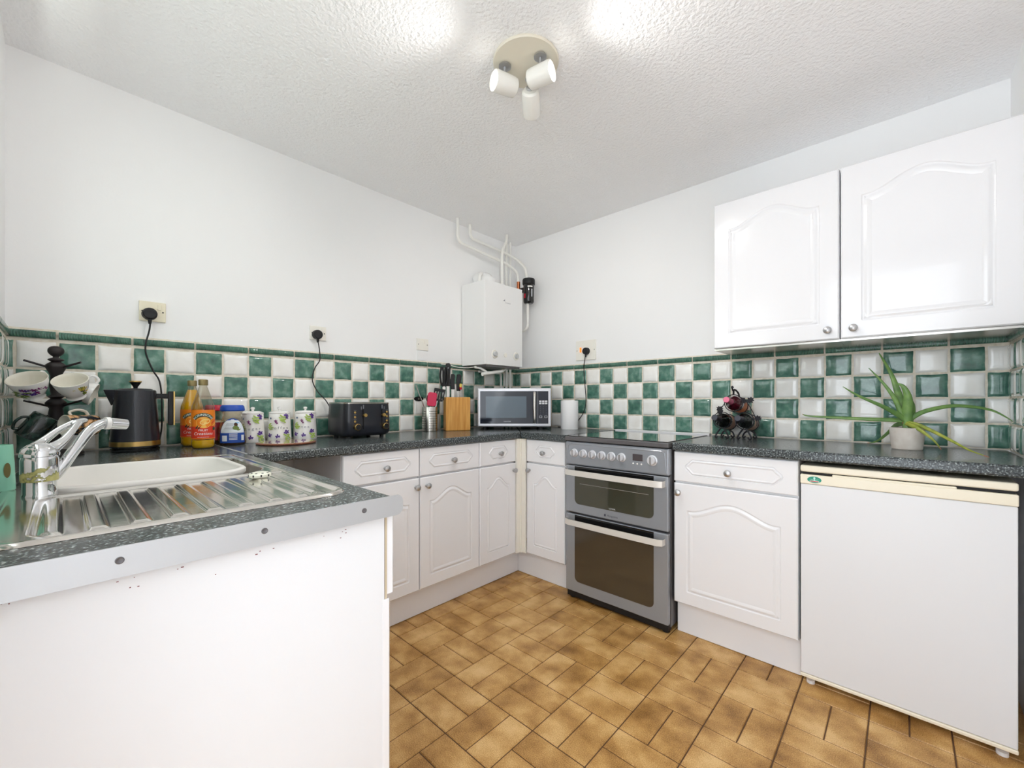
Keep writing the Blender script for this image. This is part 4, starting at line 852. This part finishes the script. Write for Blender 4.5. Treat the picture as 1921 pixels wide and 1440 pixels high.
cup('teacup', 'white teacup with green and yellow leaves hanging right on the mug tree', 'teacup', (.205, -2.542, 1.128), (.042, -.018, .066), (-.6, 0, .75), .048, .072, 'ceramic', 'inner', deco=deco2, grp='floral teacups')
cup('teacup', 'plain side of a teacup hanging behind the others, towards the kettle', 'teacup', (.115, -2.548, 1.160), (.01, .055, -.022), (0, .3, 1), .043, .058, 'ceramic', 'inner', grp='floral teacups')
cup('mug', 'mottled brown and black mug hanging low behind the tap', 'mug', (.200, -2.492, 1.026), (.05, -.095, .004), (0, 0, 1), .036, .090, 'mugp', 'inner', foot=False)
cup('mug', 'dark green mug hanging low at the left of the mug tree', 'mug', (.188, -2.612, 1.062), (-.005, -.042, -.065), (.2, 0, .8), .036, .085, 'mugd', 'mugd', foot=False)

# ================================================================ WINE RACK
t = thing('wine_rack', 'black wrought iron wine rack holding three bottles', 'wine rack', (0, 0, 0))
bots = [(1.672, .992), (1.778, .992), (1.727, 1.082)]
for cx, cz in bots:
    for y, dz in ((-.215, .021), (-.115, .007)):
        MB().tube([(cx+.043*cos(2*pi*k/24), y, cz+dz+.043*sin(2*pi*k/24)) for k in range(25)], .0024, 8, smooth=False).build('ring', 'iron', t)
for y, dz in ((-.215, .021), (-.115, .007)):
    for cx, s_ in ((1.672, -1), (1.672, 1), (1.778, -1), (1.778, 1)):
        x = cx+s_*.018; MB().tube([(cx+s_*.008, y, .992+dz-.043), (x+s_*.006, y, .945), (x+s_*.014, y-.004, .925), (x+s_*.006, y-.010, .9215), (x, y-.008, .929)], .0042, 8).build('foot', 'iron', t)
MB().tube([(1.727, -.215, 1.147), (1.723, -.19, 1.172), (1.728, -.165, 1.166), (1.732, -.14, 1.15), (1.727, -.115, 1.133)], .0045, 8).build('handle', 'iron', t)
MB().tube([(1.723, -.205, 1.165), (1.720, -.215, 1.182), (1.723, -.222, 1.188), (1.728, -.222, 1.180)], .0042, 8).build('scroll', 'iron', t)
for s_ in (-1, 1):
    MB().tube([(1.727+s_*.035, -.165, 1.13), (1.725+s_*.065, -.165, 1.085), (1.725+s_*.095, -.165, 1.02), (1.725+s_*.098, -.165, .985)], .0022, 8).build('side_stem', 'iron', t)
def ileaf(x, y, z, a, s_=1.0):
    p = [(0, -.002), (.006, .006), (.014, .004), (.012, .012), (.020, .016), (.012, .019), (.012, .028), (.004, .024), (0, .034), (-.004, .024), (-.012, .028), (-.012, .019), (-.020, .016), (-.012, .012), (-.014, .004), (-.006, .006)]
    o = MB().prism([(u*s_, v*s_) for u, v in p], -.001, .001, 0, Matrix.Translation((x, y, z)) @ Matrix.Rotation(a, 4, 'Y')).build('iron_leaf', 'iron', t, smooth=False)
ileaf(1.783, -.17, 1.130, radians(140), 1.1); ileaf(1.768, -.172, 1.128, radians(200)); ileaf(1.672, -.225, 1.085, radians(210)); ileaf(1.66, -.222, 1.045, radians(20)); ileaf(1.825, -.168, 1.040, radians(170))
def wine(label, cx, cz, gm, fm_, lm):
    t = thing('wine_bottle', label, 'bottle', (cx, -.035, cz-.004), 0, 'bottles in the wine rack'); t.rotation_euler = (radians(82), 0, 0); R = .0375
    MB().lathe([(0, .004), (R*.9, 0), (R, .006), (R, .175), (R*.92, .192), (R*.5, .212), (.0145, .228), (.0135, .25)], 36).build('bottle', gm, t)
    MB().lathe([(.0150, .232), (.0145, .25), (.0142, .290), (.0150, .292), (.0150, .303), (.013, .305), (0, .305)], 28).build('foil', fm_, t)
    MB().lathe([(R+.0004, .045), (R+.0004, .135)], 36, cap=False).build('paper_label', lm, t)
wine('red wine bottle with pink foil, topmost in the rack', 1.727, 1.082, 'winered', 'foilp', 'winelab2')
wine('dark wine bottle with grey foil, lower left in the rack', 1.672, .992, 'winedark', 'foilg', 'winelabel')
wine('dark wine bottle with grey foil, lower right in the rack', 1.778, .992, 'winedark', 'foilg', 'winelabel')

# ================================================================ ALOE
PX, PY = 2.378, -.234
t = thing('potted_aloe', 'aloe plant with long arching leaves in a pale round pot', 'potted plant', (PX, PY, WT))
MB().lathe([(.044, 0), (.047, .003), (.053, .06), (.054, .088), (.051, .0885), (.049, .070), (0, .070)], 40).build('pot', 'pot', t)
MB().lathe([(.0485, .0705), (.03, .077), (0, .079)], 24).build('soil', 'soil', t); MB().lathe([(.016, .074), (.014, .09), (.010, .115), (0, .12)], 16).build('stem', 'aloe', t)
LV = [([(2.372, -.234, 1.047), (2.363, -.22, 1.09), (2.35, -.2, 1.153), (2.328, -.17, 1.233), (2.29, -.14, 1.323)], .017, 0),
 ([(2.368, -.234, 1.049), (2.358, -.24, 1.075), (2.337, -.25, 1.133), (2.301, -.26, 1.196), (2.261, -.27, 1.252)], .011, 0),
 ([(2.372, -.234, 1.042), (2.347, -.25, 1.061), (2.301, -.28, 1.094), (2.229, -.31, 1.136), (2.181, -.33, 1.174)], .011, 0),
 ([(2.368, -.234, 1.035), (2.358, -.225, 1.034), (2.261, -.2, 1.035), (2.138, -.17, 1.038), (2.039, -.15, 1.042), (2.012, -.15, 1.051)], .0115, 2),
 ([(2.377, -.234, 1.042), (2.38, -.245, 1.09), (2.38, -.255, 1.132), (2.368, -.26, 1.17), (2.351, -.26, 1.185)], .019, 0),
 ([(2.382, -.234, 1.04), (2.39, -.2, 1.07), (2.394, -.17, 1.099), (2.391, -.15, 1.123)], .018, 0),
 ([(2.382, -.234, 1.039), (2.406, -.23, 1.057), (2.44, -.22, 1.076), (2.505, -.2, 1.094), (2.569, -.18, 1.09), (2.615, -.17, 1.077), (2.645, -.18, 1.055), (2.662, -.19, 1.038)], .0095, 0),
 ([(2.378, -.24, 1.028), (2.405, -.255, 1.02), (2.438, -.27, 1.004), (2.498, -.33, .966), (2.538, -.38, .939), (2.580, -.435, .9225)], .0085, 1),
 ([(2.375, -.25, 1.024), (2.399, -.27, 1.012), (2.421, -.29, .995), (2.453, -.31, .962), (2.472, -.31, .929)], .009, 1),
 ([(2.361, -.22, 1.022), (2.343, -.18, 1.01), (2.324, -.15, .983), (2.297, -.13, .95), (2.273, -.1, .93), (2.249, -.1, .9235)], .010, 2)]
for pts, r, k in LV:
    n = len(pts); P_ = [Vector(p)-Vector((PX, PY, WT)) for p in pts]; P_[0] = P_[0]*.6+Vector((0, 0, .105))*.4
    rs = [r*(.95 if i == 0 else (1-(i/(n-1))**1.5*.9)) for i in range(n)]
    mb = MB(); mb.tube(P_, rs, 12, flat=.45, up=(CAM[0]-PX, CAM[1]-PY, .2))
    if k:                                              # dried tip
        nf = len(mb.m); 
        for i in range(nf-2-12*2, nf): mb.m[i] = 1
    mb.build('leaf', ['aloey' if k == 1 else 'aloe', 'aloetip'], t, sharp=70)

# ================================================================ CEILING LIGHT
LX, LY = 1.321, -1.379
t = thing('ceiling_spotlight', 'round cream ceiling light with three white spot heads', 'ceiling light', (LX, LY, CZ))
MB().lathe([(.121, 0), (.124, -.003), (.124, -.008), (.121, -.012), (0, -.0185)], 64).build('plate', 'plate', t)
def head(dx, dy, axis, hz, hl_=.095):
    MB().lathe([(.0235, -.0175), (.0235, -.0215), (.018, -.023), (0, -.023)], 24, 0, Matrix.Translation((dx, dy, 0))).build('rosette', 'nickel', t, label='round nickel rosette')
    ax = Vector(axis).normalized(); c = Vector((dx, dy, hz))
    MB().cyl((dx, dy, -.023), (dx, dy, hz+.030), .0055, seg=14).build('stem', 'nickel', t)
    T = Matrix.Translation(c-ax*hl_/2) @ ax.to_track_quat('Z', 'Y').to_matrix().to_4x4()
    MB().lathe([(0, 0), (.026, 0), (.033, .006), (.035, .02), (.037, hl_-.004), (.0355, hl_), (.033, hl_), (.031, hl_-.012), (.0, hl_-.014)], 36, 0, T).build('spot_head', 'lampcase', t, label='white cylindrical spot head')
    MB().lathe([(.0305, hl_-.0115), (.0305, hl_-.006), (.021, hl_-.005)], 32, 0, T, cap=False).build('lens_rim', 'lampglow', t)
    MB().lathe([(.021, hl_-.0055), (.014, hl_-.003), (0, hl_-.002)], 32, 0, T, cap=False).build('led_lens', 'lamp', t, label='lit lens')
    l = bpy.data.lights.new('spot_lamp', 'SPOT'); l.energy = 3.9; l.spot_size = radians(150); l.spot_blend = 1; l.color = (1, .97, .94); l.shadow_soft_size = .03
    o = bpy.data.objects.new('spot_lamp', l); COL.objects.link(o); o.parent = t; o.location = c+ax*(hl_/2+.02); o.rotation_euler = (ax-UP*.8).to_track_quat('-Z', 'Y').to_euler()
LFT = Vector((-.731, -.682, 0)); TOC = Vector((.682, -.731, 0)); UP = Vector((0, 0, 1))
head(1.262-LX, -1.432-LY, LFT*.83+TOC*.5-UP*.06, -.086)
head(1.388-LX, -1.375-LY, -LFT*.85+TOC*.5+UP*.0, -.088)
head(1.275-LX+.02, -1.318-LY, -TOC*.85-UP*.34-LFT*.10, -.112, .095)
MB().lathe([(.016, 0), (.016, .006), (.012, .009), (0, .009)], 20, 0, Matrix.Translation((1.318-LX, -1.350-LY, -.088)) @ (TOC+UP*.3).to_track_quat('Z', 'Y').to_matrix().to_4x4()).build('swivel_joint', 'nickel', t)
